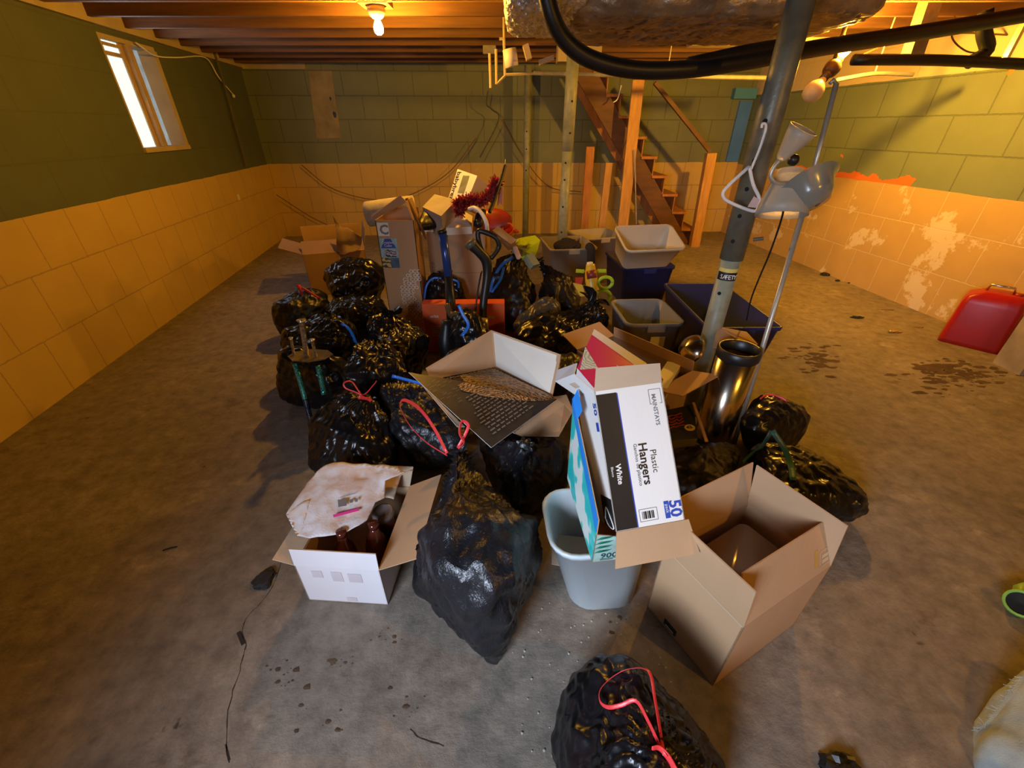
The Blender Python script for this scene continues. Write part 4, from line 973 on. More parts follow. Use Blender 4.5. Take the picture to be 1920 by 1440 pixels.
# white hanger box
W_, H_, L_ = .194, .377, .192
t = thing('hanger_box', 'white box for plastic hangers with a black stripe, leaning upright in the aqua carton', 'box', (.277, .742, .483), (-.636, -.052, .166))
bm = BM(); quad_slab(bm, [(0, 0, 0), (W_, 0, 0), (W_, 0, H_), (0, 0, H_)], .003, 0, 1); quad_slab(bm, [(W_, 0, 0), (W_, L_, 0), (W_, L_, H_), (W_, 0, H_)], .003, 0, 1)
quad_slab(bm, [(W_, L_, 0), (0, L_, 0), (0, L_, H_), (W_, L_, H_)], .003, 0, 1); quad_slab(bm, [(0, L_, .0), (0, 0, 0), (0, 0, H_), (0, L_, H_)], .003, 0, 1)
obj('box_body', bm, [WHITE_PRINT, CARD_PALE], t)
def fl2(pts, m): 
    b = BM(); quad_slab(b, pts, .003, 0, 1); return obj('flap', b, m, t)
fl2([(0, 0, H_), (W_, 0, H_), (W_ + .012, .015, H_ + .055), (0.02, .015, H_ + .065)], [CARD_PALE, CREAM_CARD])
fl2([(0, L_, H_), (0, 0, H_), (-.05, .0, H_ + .055), (-.062, L_, H_ + .055)], [WHITE_PRINT, CARD_PALE])
fl2([(-.062, L_, H_ + .055), (-.05, 0, H_ + .055), (-.035, .01, H_ + .085), (-.05, L_, H_ + .09)], [pm('grey carton edge', (.5, .5, .5), .7), CARD_PALE])
fl2([(-.0, 0, 0), (-.025, -.02, -.085), (W_ + .015, -.02, -.085), (W_ + .01, 0, 0)][::-1], [CARD, CARD])
PL = (0, 0, 0); DN = (0, 0, -1); RT = (1, 0, 0)
bm = BM(); patch(bm, PL, RT, (0, 0, 1), .058, H_ - .012, x=.002, y=.002, thick=.0006)
bnd = obj('black_stripe', bm, BLACK_PRINT, t)
bm = BM(); patch(bm, PL, RT, (0, 0, 1), .003, H_ - .014, x=.06, y=.002, thick=.0006); obj('blue_line', bm, BLUE_PRINT, t)
bm = text_bm('White', .021, (.026, 0, .175), DN, RT, thick=.0012, bold=.0005); text_bm('Blanco', .010, (.012, 0, .170), DN, RT, bm, thick=.0012); obj('lettering', bm, WHITE_INK, bnd)
bm = text_bm('Hangers', .034, (.098, 0, .222), DN, RT, thick=.0008, bold=.0007); text_bm('Plastic', .025, (.128, 0, .200), DN, RT, bm, thick=.0008); text_bm('Ganchos de plastico', .014, (.084, 0, .222), DN, RT, bm, thick=.0008); obj('lettering', bm, BLACK_PRINT, t)
bm = text_bm('MAINSTAYS', .0165, (.158, 0, H_ - .028), DN, RT, thick=.0008, bold=.0004)
for x, y, w, h in ((.150, H_ - .016, .034, .0015), (.150, H_ - .056, .0015, .041), (.184, H_ - .056, .0015, .041), (.150, H_ - .056, .006, .0015), (.178, H_ - .056, .007, .0015)): patch(bm, PL, RT, (0, 0, 1), w, h, x=x, y=y, thick=.0008)
obj('logo', bm, GREY_INK, t)
bm = text_bm('50', .046, (.158, 0, .058), DN, RT, thick=.0008, bold=.0012); patch(bm, PL, RT, (0, 0, 1), .014, .046, x=.142, y=.012, thick=.0008); num = obj('lettering', bm, BLUE_PRINT, t)
bm = text_bm('pack', .013, (.1455, 0, .050), DN, RT, thick=.0013); obj('lettering', bm, WHITE_INK, num)
bm = BM()
for k in range(9): patch(bm, PL, RT, (0, 0, 1), .0015 + .001 * (k % 3), .02, x=.078 + k * .0037, y=.02, thick=.0008)
for x, y, w, h in ((.07, .014, .05, .001), (.07, .046, .05, .001), (.07, .014, .001, .033), (.12, .014, .001, .033)): patch(bm, PL, RT, (0, 0, 1), w, h, x=x, y=y, thick=.0008)
obj('barcode', bm, BLACK_PRINT, t)
# left side prints
LY = (0, -1, 0)
bm = text_bm('50', .035, (0, L_ - .16, H_ - .045), DN, (0, -1, 0), bm=None, thick=.0008); bm.free()
bm = BM(); text_bm('50', .036, (-.0, .030, H_ - .03), DN, LY, bm, thick=.001, bold=.001); patch(bm, (-.0008, 0, 0), LY, (0, 0, 1), .022, .025, x=-.03, y=H_ - .11, thick=0); obj('side_print', bm, BLUE_PRINT, t)
bm = BM(); patch(bm, (-.0008, 0, 0), LY, (0, 0, 1), .09, .085, x=-.092, y=.0, thick=0); SB = obj('side_band', bm, BLACK_PRINT, t)
bm = BM(); tube(bm, [(-.0015, .075, .02), (-.0015, .055, .055), (-.0015, .03, .035), (-.0015, .012, .006), (-.0015, .05, .004), (-.0015, .075, .02)], .0016, 6, 4); obj('hanger_picture', bm, WHITE_INK, SB)

# box with the red carton
t = thing('cardboard_box', 'open brown cardboard box holding the red carton, right of the middle', 'box', (.355, 2.05, 0), (0, 0, -.93))
W_, L_, H_ = .515, .30, .36
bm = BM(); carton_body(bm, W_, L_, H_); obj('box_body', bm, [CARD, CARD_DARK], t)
obj('flap', flap(W_, L_, H_, '-x', .13, 70), [CARD, CARD], t); obj('flap', flap(W_, L_, H_, '+x', .14, 75), [CARD, CARD], t); obj('flap', flap(W_, L_, H_, '+y', .06, -8), [CARD, CARD_IN], t)
RED_P = pm('red glossy print', (.62, .012, .06), .3, var=.05, bump=0); MAG = pm('magenta glossy print', (.70, .02, .16), .3, var=.04, bump=0)
# red carton: broad face tipped up to the viewer
a = A(1114, 617, 1.78); b_ = A(1212, 681, 1.62); c_ = A(1113, 727, 1.38); d_ = A(1082, 690, 1.50)
t = thing('red_carton', 'bright red and white printed carton sticking out of the brown box', 'box', (a + c_) / 2)
nn = (b_ - a).cross(d_ - a).normalized(); nn = nn if nn.z > 0 else -nn
bm = BM(); e_ = b_ + (c_ - d_) * .9
quad_slab(bm, [a, d_, c_, e_, b_], .07, 0, 1, flip=((d_ - a).cross(c_ - a).dot(nn) < 0)); obj('carton_body', bm, [MAG, CARD_WHITE], t, world=True)
def on_face(u, v): return a + (b_ - a) * u + (d_ - a) * v + nn * .001
bm = BM(); bm.faces.new([bm.verts.new(on_face(*q)) for q in ((0, 0), (1, 0), (1, .22), (0, .16))]); obj('white_border', bm, WHITE_INK, t, world=True)
bm = BM(); bm.faces.new([bm.verts.new(on_face(*q) + nn * .001) for q in ((-.02, .5), (.3, .75), (.36, .98), (.05, 1.02))]); WP = obj('floral_panel', bm, ring_mat('floral print', (.75, .78, .74), (.35, .5, .45), 20, 6), t, world=True)
bm = BM(); bm.faces.new([bm.verts.new(on_face(*q) + nn * .002) for q in ((.16, .98), (.3, .74), (.44, .76), (.38, .98))]); obj('lilac_print', bm, pm('lilac print', (.42, .32, .72), .4, bump=0), WP, world=True)
bm = BM()
for k in range(3): bm.faces.new([bm.verts.new(on_face(*q) + nn * .0015) for q in ((.55, .45 + k * .05), (.78, .45 + k * .05), (.78, .47 + k * .05), (.55, .47 + k * .05))])
obj('caption_lines', bm, WHITE_INK, t, world=True)
t = thing('snack_box', 'small cream and red box lying in the brown box behind the hanger box', 'box', A(1262, 715, 1.72))
bm = BM(); beam(bm, A(1235, 735, 1.65), A(1262, 690, 1.9), .07, .06); obj('carton', bm, CREAM_CARD, t, world=True)
bm = BM(); q0 = A(1262, 708, 1.60); patch(bm, q0, (1, .2, 0), (0, .3, 1), .05, .03, x=-.03, y=-.01, thick=.05); bm.free()

# game box with 42
t = thing('game_box', 'dark flat box with red scribbled lettering and yellow 42 badge on the bags', 'box', A(1255, 835, 1.42))
a = A(1235, 772, 1.60); b_ = A(1300, 758, 1.62); c_ = A(1308, 822, 1.42); d_ = A(1235, 828, 1.40)
DK = pm('dark game print', (.035, .032, .03), .4, var=.3, bump=0)
bm = BM(); quad_slab(bm, [a, d_, c_, b_], .045, 0, 1); obj('box_body', bm, [DK, pm('grey game side', (.15, .13, .12), .5)], t, world=True)
nn = (d_ - a).cross(b_ - a).normalized()
def of(u, v, k=.0015): return a + (b_ - a) * u + (d_ - a) * v + nn * k
bm = BM(); cc = of(.84, .78); ex = (b_ - a).normalized(); ey = nn.cross(ex)
bm.faces.new([bm.verts.new(cc + ex * .022 * math.cos(k * PI / 10) + ey * .022 * math.sin(k * PI / 10)) for k in range(20)]); bd = obj('yellow_badge', bm, pm('yellow badge', (.62, .40, .04), .5, bump=0), t, world=True)
tb = text_bm('42', .026, cc - ex * .015 - ey * .006 , ex, ey, thick=.001, bold=.0008); obj('lettering', tb, BLACK_PRINT, bd, world=True)
bm = BM()
for k in range(5): tube(bm, [of(.18 + .1 * j + .03 * math.sin(j * 2 + k), .25 + k * .1 + .04 * math.sin(j * 3 + k)) for j in range(6)], .0022, 5, 3)
obj('red_scrawl', bm, pm('red scrawl', (.40, .03, .03), .5, bump=0), t, world=True)
bm = BM(); beam(bm, A(1300, 755, 1.60), A(1325, 828, 1.40), .012, .006); tag(recentre(obj('wooden_stick', bm, WOOD_YEL)), 'flat wooden stick leaning beside the dark 42 box', 'stick')

# shallow open box with the dark printed sheet
t = thing('cardboard_box', 'open pale cardboard box lying on the bags with a dark printed sheet in it', 'box', G(940, 740, .36))
K0, K1 = G(927, 688, .375), G(921, 619, .56); R1, R0 = G(1052, 665, .55), G(1036, 744, .40); L1, L0 = G(798, 690, .50), G(806, 712, .455)
R2 = G(1050, 680, .52)
bm = BM(); quad_slab(bm, [K0, R0, R2, R1, K1], .004, 0, 1, flip=True); obj('right_wall', bm, [CREAM_CARD, CARD], t, world=True)
bm = BM(); quad_slab(bm, [L0, K0, K1, L1], .004, 0, 1, flip=True); obj('left_wall', bm, [CARD_IN, CARD], t, world=True)
FRt = G(965, 812, .36)
bm = BM(); quad_slab(bm, [K0 + Vector((0, 0, -.002)), L0 + Vector((0, 0, -.01)), FRt + Vector((0, 0, .0)), R0 + Vector((0, 0, -.004))], .004, 0, 1, flip=False)
CIRC = ring_mat('ornate tan pattern', (.035, .026, .018, 1), (.42, .27, .13, 1), 16, 9, (0, 0, 0), (1, 1.4, 1))
obj('box_floor', bm, [CIRC, CARD], t, world=True)
bm = BM(); quad_slab(bm, [FRt, G(978, 818, .352), G(1048, 818, .345), G(1075, 770, .35), G(1062, 740, .385), R0], .004, 0, 1, flip=False); obj('flap', bm, [CARD, CARD], t, world=True)
bm = BM(); quad_slab(bm, [G(832, 762, .40), G(778, 705, .47), G(858, 800, .38), G(872, 800, .375)], .003, 0, 0); obj('flap', bm, [CARD_PALE], t, world=True)
t = thing('printed_sheet', 'dark printed board with pale lettering and tan scroll pattern across the open box', 'board', G(930, 760, .44))
a = G(766, 698, .515); b_ = G(921, 839, .43); c_ = G(1046, 748, .425); m1 = G(880, 705, .47); m2 = G(985, 742, .435)
SH = pm('dark printed board', (.03, .027, .026), .42, var=.3, scale=20, bump=.05)
nn = (b_ - a).cross(c_ - a).normalized()
def sp_(x, y, k=.0025):
    r = ray(x, y); o0 = Vector((0, 0, CAM_H)); tt = (a + nn * k - o0).dot(nn) / r.dot(nn); return o0 + r * tt
bm = BM(); quad_slab(bm, [a, b_, c_] + [sp_(x, y, 0) for x, y in ((1010, 748), (955, 735), (900, 722), (850, 712))], .0025, 0, 1, flip=False); obj('board_panel', bm, [SH, WHITE_INK], t, world=True)
bm = BM(); bm.faces.new([bm.verts.new(sp_(x, y)) for x, y in [(858, 722), (866, 733), (885, 736), (903, 742), (925, 746), (960, 750), (1000, 752), (1036, 749), (1010, 749), (955, 736), (900, 723), (870, 717)]]); obj('scroll_pattern', bm, ring_mat('orange scroll pattern', (.05, .03, .015, 1), (.55, .30, .12, 1), 22, 8, (0, 0, 0), (1, 1.2, 1)), t, world=True)
bm = BM(); pslab(bm, [G(927, 691, .398), G(862, 704, .455), G(885, 735, .452), G(1000, 757, .428), G(1041, 745, .418)], .003, 0, 0); obj('ornate_panel', bm, CIRC, t, world=True)
# the lettering runs along the sheet's long edge
ex = (c_ - b_).normalized(); ey = nn.cross(ex); bm = BM(); random.seed(3)
ev = (a - b_)
for row in range(13):
    u = .10 + .05 * random.random() + (.0 if row < 8 else .1)
    while u < .66 - (row - 6) * .02 * (row > 6):
        wl = .02 + random.random() * .05
        p0 = b_ + nn * .0035 + (c_ - b_) * u + ev * (.07 + row * .033); q = (c_ - b_) * wl
        bm.faces.new([bm.verts.new(v) for v in (p0, p0 + q, p0 + q + ev * .011, p0 + ev * .011)]); u += wl + .018
random.seed(11)
for k in range(26):
    p0 = sp_(800 + random.random() * 60, 715 + random.random() * 40, .003); bm.faces.new([bm.verts.new(v) for v in (p0, p0 + ex * .02, p0 + ex * .02 + ey * .0015, p0 + ey * .0015)])
obj('lettering', bm, pm('dim pale lettering', (.20, .18, .155), .5, bump=0), t, world=True)

# tall carton with C label
Yc = 2.92
cb = A(703, 413, Yc); cw = A(775, 412, Yc).x - cb.x; ch = cb.z
t = thing('tall_carton', 'tall brown carton with a white C label and a blue picture sticker', 'box', (cb.x, Yc, 0))
bm = BM(); carton_body(bm, cw, .2, ch); obj('box_body', bm, [CARD, CARD_IN], t)
fb = BM(); quad_slab(fb, [(-.01, -.0, ch + .005), (-.012, -.02, ch + .03), (.19, -.01, ch + .155), (.22, .02, ch + .11)], .004, 0, 1); obj('flap', fb, [CARD_PALE, CARD], t)
obj('flap', flap(cw, .2, ch, '+y', .05, 5), [CARD, CARD_IN], t); obj('flap', flap(cw, .2, ch, '+x', .12, -18), [CARD, CARD_PALE], t)
O0 = (0, 0, 0); UP = (0, 0, 1)
bm = BM(); patch(bm, O0, RT, UP, .075, .085, x=.008, y=ch - .10, thick=.001); cl = obj('letter_label', bm, WHITE_INK, t)
obj('lettering', text_bm('C', .085, (.02, 0, ch - .088), RT, UP, thick=.002, bold=.003), GREY_INK, cl)
bm = BM(); patch(bm, O0, RT, UP, .12, .13, x=.005, y=ch - .245, thick=.001); BL = obj('picture_sticker', bm, pm('pale blue sticker', (.30, .46, .52), .5, var=.2, scale=30, bump=0), t)
bm = BM(); bm.faces.new([bm.verts.new(v) for v in ((.012, -.002, ch - .18), (.115, -.002, ch - .18), (.085, -.002, ch - .118), (.045, -.002, ch - .118))]); bs = obj('blue_arch', bm, BLUE_PRINT, BL)
bm = BM(); text_bm('Creative', .024, (.02, 0, ch - .150), RT, UP, bm, thick=.0035); text_bm('Cube', .024, (.035, 0, ch - .17), RT, UP, bm, thick=.0035); obj('lettering', bm, WHITE_INK, BL)
bm = BM(); patch(bm, O0, RT, UP, .075, .05, x=.035, y=ch - .24, thick=.002); obj('photo_print', bm, ring_mat('photo print', (.02, .02, .03, 1), (.5, .45, .5, 1), 18, 8), BL)
bm = BM(); patch(bm, O0, RT, UP, .058, .07, x=.005, y=ch - .315, thick=.001); obj('yellow_sticker', bm, ring_mat('yellow sticker print', (.05, .05, .06, 1), (.62, .46, .10, 1), 10, 6), t)
bm = BM(); patch(bm, O0, RT, UP, .058, .07, x=.064, y=ch - .315, thick=.001); obj('navy_sticker', bm, pm('navy sticker', (.05, .10, .18), .5, var=.5, scale=20, bump=0), t)
bm = BM(); random.seed(5)
cx, cz = .285, ch - .55
for i in range(8):
    for j in range(14):
        x = .085 + i * .026; z = ch - .72 + j * .029
        r1 = math.hypot((x - .30), (z - (ch - .52)) * .95); r2 = math.hypot(x - .36, (z - (ch - .52)) * 1.05)
        if r1 < .205 and r2 > .155 and x < cw - .012 and .03 < z:
            kind = random.choice('COCSOUC')
            text_bm(kind, .036, (x - .008, 0, z - .008), RT, UP, bm, thick=.001, bold=.0004)
obj('printed_pattern', bm, WHITE_INK, t)
# foam roll behind it
bm = BM(); tube(bm, [A(690, 402, 3.2), A(730, 396, 3.2), A(778, 390, 3.22)], .085, 16, 3)
tag(recentre(obj('foam_roll', bm, pm('grey foam', (.5, .44, .34), .85, var=.15, scale=20, bump=.5), smooth=True)), 'rolled grey foam lying on top behind the tall carton', 'roll')
bm = BM(); beam(bm, A(762, 372, 3.0), A(800, 448, 2.95), .018, .012); tag(recentre(obj('brown_strap', bm, WOOD_DARK)), 'narrow dark brown strip sticking up from the top of the tall carton', 'strip')
# carton behind
Yk = 3.16
q0 = A(836, 434, Yk); q1 = A(908, 436, Yk); ph = q0.z
t = thing('cardboard_box', 'large brown carton filled to the brim behind the vacuum handles', 'box', (q0.x - .0, Yk, 0), (0, 0, 0))
kw = q1.x - q0.x
bm = BM()
P4 = [(0, 0), (kw, 0), (kw + .02, .42), (-.17, .42), (-.17, .14)]
for i in range(5):
    (xa, ya), (xb, yb) = P4[i], P4[(i + 1) % 5]
    quad_slab(bm, [(xa, ya, 0), (xb, yb, 0), (xb, yb, ph), (xa, ya, ph)], .004, 0, 1)
bm.faces.new([bm.verts.new((x, y, ph - .10)) for x, y in P4])
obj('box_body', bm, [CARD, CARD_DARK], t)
bm = BM(); quad_slab(bm, [(kw, -.002, ph - .30), (0, -.002, ph - .30), (0, -.002, ph - .303), (kw, -.002, ph - .303)], .0005, 0, 0); obj('crease', bm, CARD_DARK, t)
bm = BM(); text_bm('BYB', .05, (-.13, .10, .42), (0, 0, 1), (-.77, .63, 0), bm, thick=-.004); obj('lettering', bm, CARD_DARK, t)
def blob_item(name, label, cat, balls, mat, crease=.02, lumps=.02, group=None):
    B = [S(*b) for b in balls]; sz = max(max((p - q).length for p, _ in B for q, _ in B), .08)
    me = hull_mesh(B, max(.005, sz / 40)); bm = BM(); bm.from_mesh(me); bpy.data.meshes.remove(me); bm.normal_update()
    for v in bm.verts:
        s = v.co * 8; v.co += v.normal * (lumps * noise.noise(s) + crease * (max(0, 1 - abs(noise.noise(s * 2)) * 2) ** 2 - .4)) * sz
    return tag(recentre(obj(name, bm, mat, smooth=True)), label, cat, group)
# packing block over it
FOAM_W = pm('white packing wrap', (.62, .56, .46), .16, var=.08, scale=10, bump=.15, bscale=20, spec=.8)
t = thing('packing_block', 'white packing block in clear wrap catching the bulb light', 'packaging', A(850, 400, 3.3))
p = [A(792, 388, 3.2), A(827, 405, 3.05), A(856, 375, 3.3), A(815, 364, 3.5)]
bm = BM(); quad_slab(bm, p, .17, 0, 1); obj('block', bm, [FOAM_W, pm('grey packing', (.36, .30, .24), .7, bump=.3)], t, world=True)
p = [A(832, 428, 3.12), A(884, 425, 3.12), A(886, 405, 3.4), A(862, 392, 3.4), A(838, 408, 3.3)]
bm = BM(); quad_slab(bm, p, .05, 0, 0); obj('foam_tray', bm, CREAM_CARD, t, world=True)
bm = BM(); pslab(bm, [A(792, 432, 3.1), A(812, 432, 3.1), A(812, 416, 3.3), A(796, 414, 3.3)], .01, 0, 0)
tag(recentre(obj('paper_sheet', bm, CREAM_CARD)), 'small cream sheet poking out at the rim of the filled carton', 'paper')
blob_item('dark_cloth', 'dark rumpled cloth stuffed between the packing block and the tall carton', 'cloth', [(800, 405, 3.2, 10), (812, 420, 3.15, 10), (790, 425, 3.1, 8)], BAG_DULL)
# baby brand box
a = A(858, 317, 3.75); b_ = A(841, 371, 3.65); c_ = A(873, 384, 3.50); d_ = a + (c_ - b_) * 1.12
t = thing('appliance_box', 'tilted white appliance box with black sideways lettering on top of the pile', 'box', (a + c_) / 2)
nn = (b_ - a).cross(c_ - a).normalized(); nn = nn if nn.dot(Vector((0, 0, CAM_H)) - a) > 0 else -nn
up_ = [A(858, 317, 3.55), A(893, 345, 3.40), A(916, 352, 3.55), A(922, 332, 3.8)]
bm = BM(); pslab(bm, [a, b_, c_, d_], .2, 0, 1); obj('box_body', bm, [WHITE_PRINT, CARD_PALE], t, world=True)
ex = (b_ - a).normalized(); ey = (d_ - a); ey = (ey - ex * ey.dot(ex)).normalized()
obj('lettering', text_bm('babybrezza', .062, a + ey * .012 + ex * .02 , ex, ey, thick=.002 if ex.cross(ey).dot(nn) > 0 else -.002, bold=.001), BLACK_PRINT, t, world=True)
bm = BM(); o_ = a + ey * .085 + ex * .05 + nn * .002; bm.faces.new([bm.verts.new(v) for v in (o_, o_ + ex * .14, o_ + ex * .14 + ey * .07, o_ + ey * .07)]); obj('grey_picture', bm, pm('grey green picture', (.17, .19, .14), .5, var=.4, scale=12, bump=0), t, world=True)
# kraft bag top beside it
bm = BM()
# tinsel garland
TIN = glitter_mat('pink red tinsel', (.45, .02, .06, 1), (.9, .35, .35, 1), .85, 90)
def tinsel(label, pts, rad, n, mat, l=.045):
    bm = BM(); P_ = smooth_path([A(*p) for p in pts], 10); random.seed(9)
    for i in range(n):
        p = P_[int(random.random() * (len(P_) - 1))]; d = Vector((random.gauss(0, 1), random.gauss(0, 1), random.gauss(0, 1))).normalized(); s = d.orthogonal().normalized() * .003
        q = p + d * rad * (.6 + random.random() * .6)
        bm.faces.new([bm.verts.new(v) for v in (p + s, p - s, q - s, q + s + Vector((0, 0, .004)))])
    tube(bm, P_, .004, 5)
    return tag(recentre(obj('tinsel_garland', bm, mat)), label, 'garland', kind=None)
tinsel('pink and red tinsel garland draped over the top of the pile', [(862, 400, 3.2), (858, 385, 3.2), (872, 378, 3.2), (890, 375, 3.2), (905, 376, 3.22), (918, 365, 3.25), (925, 350, 3.3), (934, 340, 3.35)], .05, 2200, TIN)
bm = BM(); tube(bm, [A(947, 310, 3.35), A(940, 335, 3.3), A(925, 380, 3.2), A(918, 398, 3.15)], .014, 8, 3); lathe(bm, [(.004, 0), (.006, .05)], 8, axis_matrix(A(947, 311, 3.35), A(948, 304, 3.37)))
tag(recentre(obj('black_stick', bm, BLACK_PL)), 'black stick leaning up through the tinsel at the top of the pile', 'stick')
blob_item('pink_ribbon', 'hot pink bow tied on the black stick', 'ribbon', [(933, 336, 3.33, 4), (937, 340, 3.33, 4), (932, 344, 3.33, 3)], MAG)
bm = BM(); pslab(bm, [A(936, 350, 3.3), A(943, 352, 3.3), A(942, 386, 3.28), A(938, 381, 3.28), A(932, 386, 3.28)], .002, 0, 0); tag(recentre(obj('pink_streamer', bm, pm('faded pink', (.55, .2, .12), .6))), 'faded pink streamer hanging below the tinsel', 'ribbon')
blob_item('black_helmet', 'lumpy black object under the tinsel beside the packing block', 'object', [(900, 405, 3.2, 9), (897, 418, 3.15, 10), (906, 398, 3.25, 6)], BLACK_PL)
bm = BM(); cc = A(924, 413, 3.35); lathe(bm, [(.0, .02), (.06, .018), (.115, .004), (.12, -.004), (.0, -.01)], 28, axis_matrix(cc, cc + Vector((-.25, -.9, .45))) @ Matrix.Diagonal((1.25, .75, 1, 1)), False, False)
tag(recentre(obj('red_disc', bm, pm('dark red plastic', (.33, .03, .012), .35), smooth=True)), 'dark red oval plastic disc behind the white curved hose', 'disc')
bm = BM(); tube(bm, [A(880, 392, 3.1), A(890, 390, 3.05), A(903, 400, 3.0), (A(912, 418, 2.95)), A(914, 436, 2.95)], .014, 10, 6); tag(recentre(obj('curved_hose', bm, WHITE_PL, smooth=True)), 'white curved hose arching beside the dark red lid', 'hose')
cc = A(955, 432, 3.3); bm = BM(); M = axis_matrix(cc, cc + Vector((-.35, -.75, .55)))
lathe(bm, [(.02, -.06), (.03, -.02), (.045, .03), (.041, .03), (.027, -.02), (.0, -.03)], 20, M, cap1=False); tube(bm, [M @ Vector((.028, 0, -.03)), M @ Vector((.07, 0, -.015)), M @ Vector((.07, 0, .02)), M @ Vector((.042, 0, .022))], .008, 8, 4)
tag(recentre(obj('orange_cup', bm, pm('orange plastic', (.85, .16, .03), .35), smooth=True)), 'orange toy cup lying on top right of the filled carton', 'cup')
bm = BM(); pslab(bm, [A(923, 432, 3.0), A(958, 458, 2.95), A(954, 470, 3.1), A(935, 450, 3.2)], .05, 0, 0); tag(recentre(obj('wooden_toy', bm, pm('tan wood', (.55, .35, .17), .55))), 'tan wooden toy block below the orange cup', 'toy')
blob_item('doll_arm', 'pale pink rounded toy piece below the wooden toy', 'toy', [(966, 465, 3.0, 5), (972, 482, 2.95, 5)], pm('pale pink plastic', (.62, .36, .24), .5))
# lime toy chair
LIME = pm('lime green plastic', (.42, .58, .02), .35, var=.05, bump=.03)
t = thing('lime_chair', 'lime green plastic toddler chair tipped over behind the black bags', 'chair', A(990, 470, 3.25))
o_ = A(968, 462, 3.2)
P_ = lambda x, y, Y: A(x, y, Y)
bm = BM(); pslab(bm, [P_(975, 446, 3.5), P_(1003, 441, 3.5), P_(1013, 450, 3.4), P_(1008, 470, 3.3), P_(998, 485, 3.2), P_(982, 475, 3.2), P_(990, 452, 3.4), P_(985, 456, 3.4), P_(975, 468, 3.25), P_(967, 462, 3.2)], .05, 0, 0); obj('backrest', bm, LIME, t, world=True)
bm = BM(); pslab(bm, [P_(992, 452, 3.38), P_(1012, 452, 3.38), P_(1004, 480, 3.2), P_(984, 472, 3.18)], .02, 0, 0); obj('seat', bm, LIME, t, world=True)
bm = BM(); beam(bm, P_(964, 466, 3.15), P_(982, 474, 3.12), .06, .05); obj('leg', bm, pm('grey green plastic', (.2, .26, .2), .5), t, world=True)
bm = BM(); beam(bm, P_(990, 480, 3.1), P_(1003, 500, 3.05), .07, .05); obj('leg', bm, pm('grey green plastic', (.2, .26, .2), .5), t, world=True)

# orange carton
Yo = 2.72
a = A(790, 570, Yo); t = thing('orange_carton', 'long bright orange carton standing behind the black vacuum handle', 'box', (a.x, Yo, 0), (0, 0, .02))
ow = A(946, 560, Yo).x - a.x; oh = a.z
ORG = pm('orange print', (.72, .11, .02), .45, var=.08, scale=6, bump=.04)
bm = BM(); box(bm, (0, 0, 0), (ow, .09, oh)); bmesh.ops.bevel(bm, geom=bm.edges[:], offset=.003, segments=1, affect='EDGES'); obj('carton_body', bm, ORG, t)
bm = text_bm('orbit', .03, (.05, 0, oh - .10), RT, UP, thick=.001); 
for k in range(6): patch(bm, O0, RT, UP, .07 - .01 * (k % 3), .004, x=.05, y=oh - .17 - k * .014, thick=.001)
obj('lettering', bm, WHITE_INK, t)
bm = BM(); patch(bm, O0, RT, UP, .05, .02, x=ow - .12, y=oh - .11, thick=.001); obj('tan_patch', bm, CARD_IN, t)
# stick vacuum, blue
VB = pm('blue vacuum tube', (.03, .07, .28), .2, metal=.3, var=.08, bump=0)
t = thing('stick_vacuum', 'stick vacuum with a shiny blue tube and black brush end', 'vacuum', A(842, 660, 2.58))
bm = BM(); tube(bm, [A(829, 433, 2.72), A(836, 480, 2.70), A(841, 522, 2.68)], .027, 14); obj('tube', bm, VB, t, True, world=True)
bm = BM(); tube(bm, [A(827, 430, 2.72), A(830, 438, 2.72)], .029, 14); tube(bm, [A(841, 518, 2.68), A(846, 580, 2.63), A(850, 640, 2.59), A(850, 668, 2.57)], [.026, .034, .04, .045], 14); obj('housing', bm, BLACK_PL, t, True, world=True)
bm = BM(); tube(bm, [A(838, 600, 2.50), A(836, 640, 2.47), A(838, 668, 2.45)], [.03, .05, .04], 12, 4); obj('brush', bm, BLACK_PL, t, True, world=True)
bm = BM(); tube(bm, [A(846, 620, 2.53), A(847, 626, 2.53)], .038, 12); obj('blue_button', bm, BLUE_TIE, t, True, world=True)
bm = BM(); tube(bm, [A(838, 570, 2.56), A(846, 590, 2.52), A(858, 590, 2.5), A(862, 620, 2.5)], .02, 10, 4); obj('brown_cup', bm, pm('smoky bin', (.12, .07, .03), .2), t, True, world=True)
# black handle
t = thing('upright_vacuum', 'black upright vacuum handle with open D shaped grip and angled tube', 'vacuum', A(905, 640, 2.5))
bm = BM(); tube(bm, [A(884, 458, 2.62), A(898, 472, 2.62), A(912, 490, 2.63), A(913, 520, 2.62), A(906, 575, 2.58), A(905, 645, 2.52), Vector((A(905, 645, 2.52).x, 2.52, .03))], [.036, .03, .032, .027, .026, .03, .05], 14, 5); obj('shaft', bm, BLACK_PL, t, True, world=True)
bm = BM(); tube(bm, [A(879, 453, 2.61), A(886, 461, 2.61)], .038, 14); obj('end_cap', bm, RUSTY_STEEL, t, True, world=True)
bm = BM(); tube(bm, [A(912, 484, 2.64), A(900, 462, 2.66), A(896, 436, 2.68), (A(905, 434, 2.68)), A(928, 444, 2.68), A(935, 455, 2.68), A(934, 466, 2.68), A(920, 485, 2.65)], .016, 10, 5); obj('grip', bm, BLACK_PL, t, True, world=True)
bm = BM(); tube(bm, [A(905, 598, 2.50), A(906, 616, 2.49)], .034, 12); obj('collar', bm, GALV, t, True, world=True, label='silver collar')
bm = BM(); tube(bm, [A(903, 508, 2.6), A(897, 540, 2.55), A(892, 580, 2.5), A(895, 615, 2.5)], .006, 6, 4); obj('power_cord', bm, BLACK_PL, t, True, world=True)

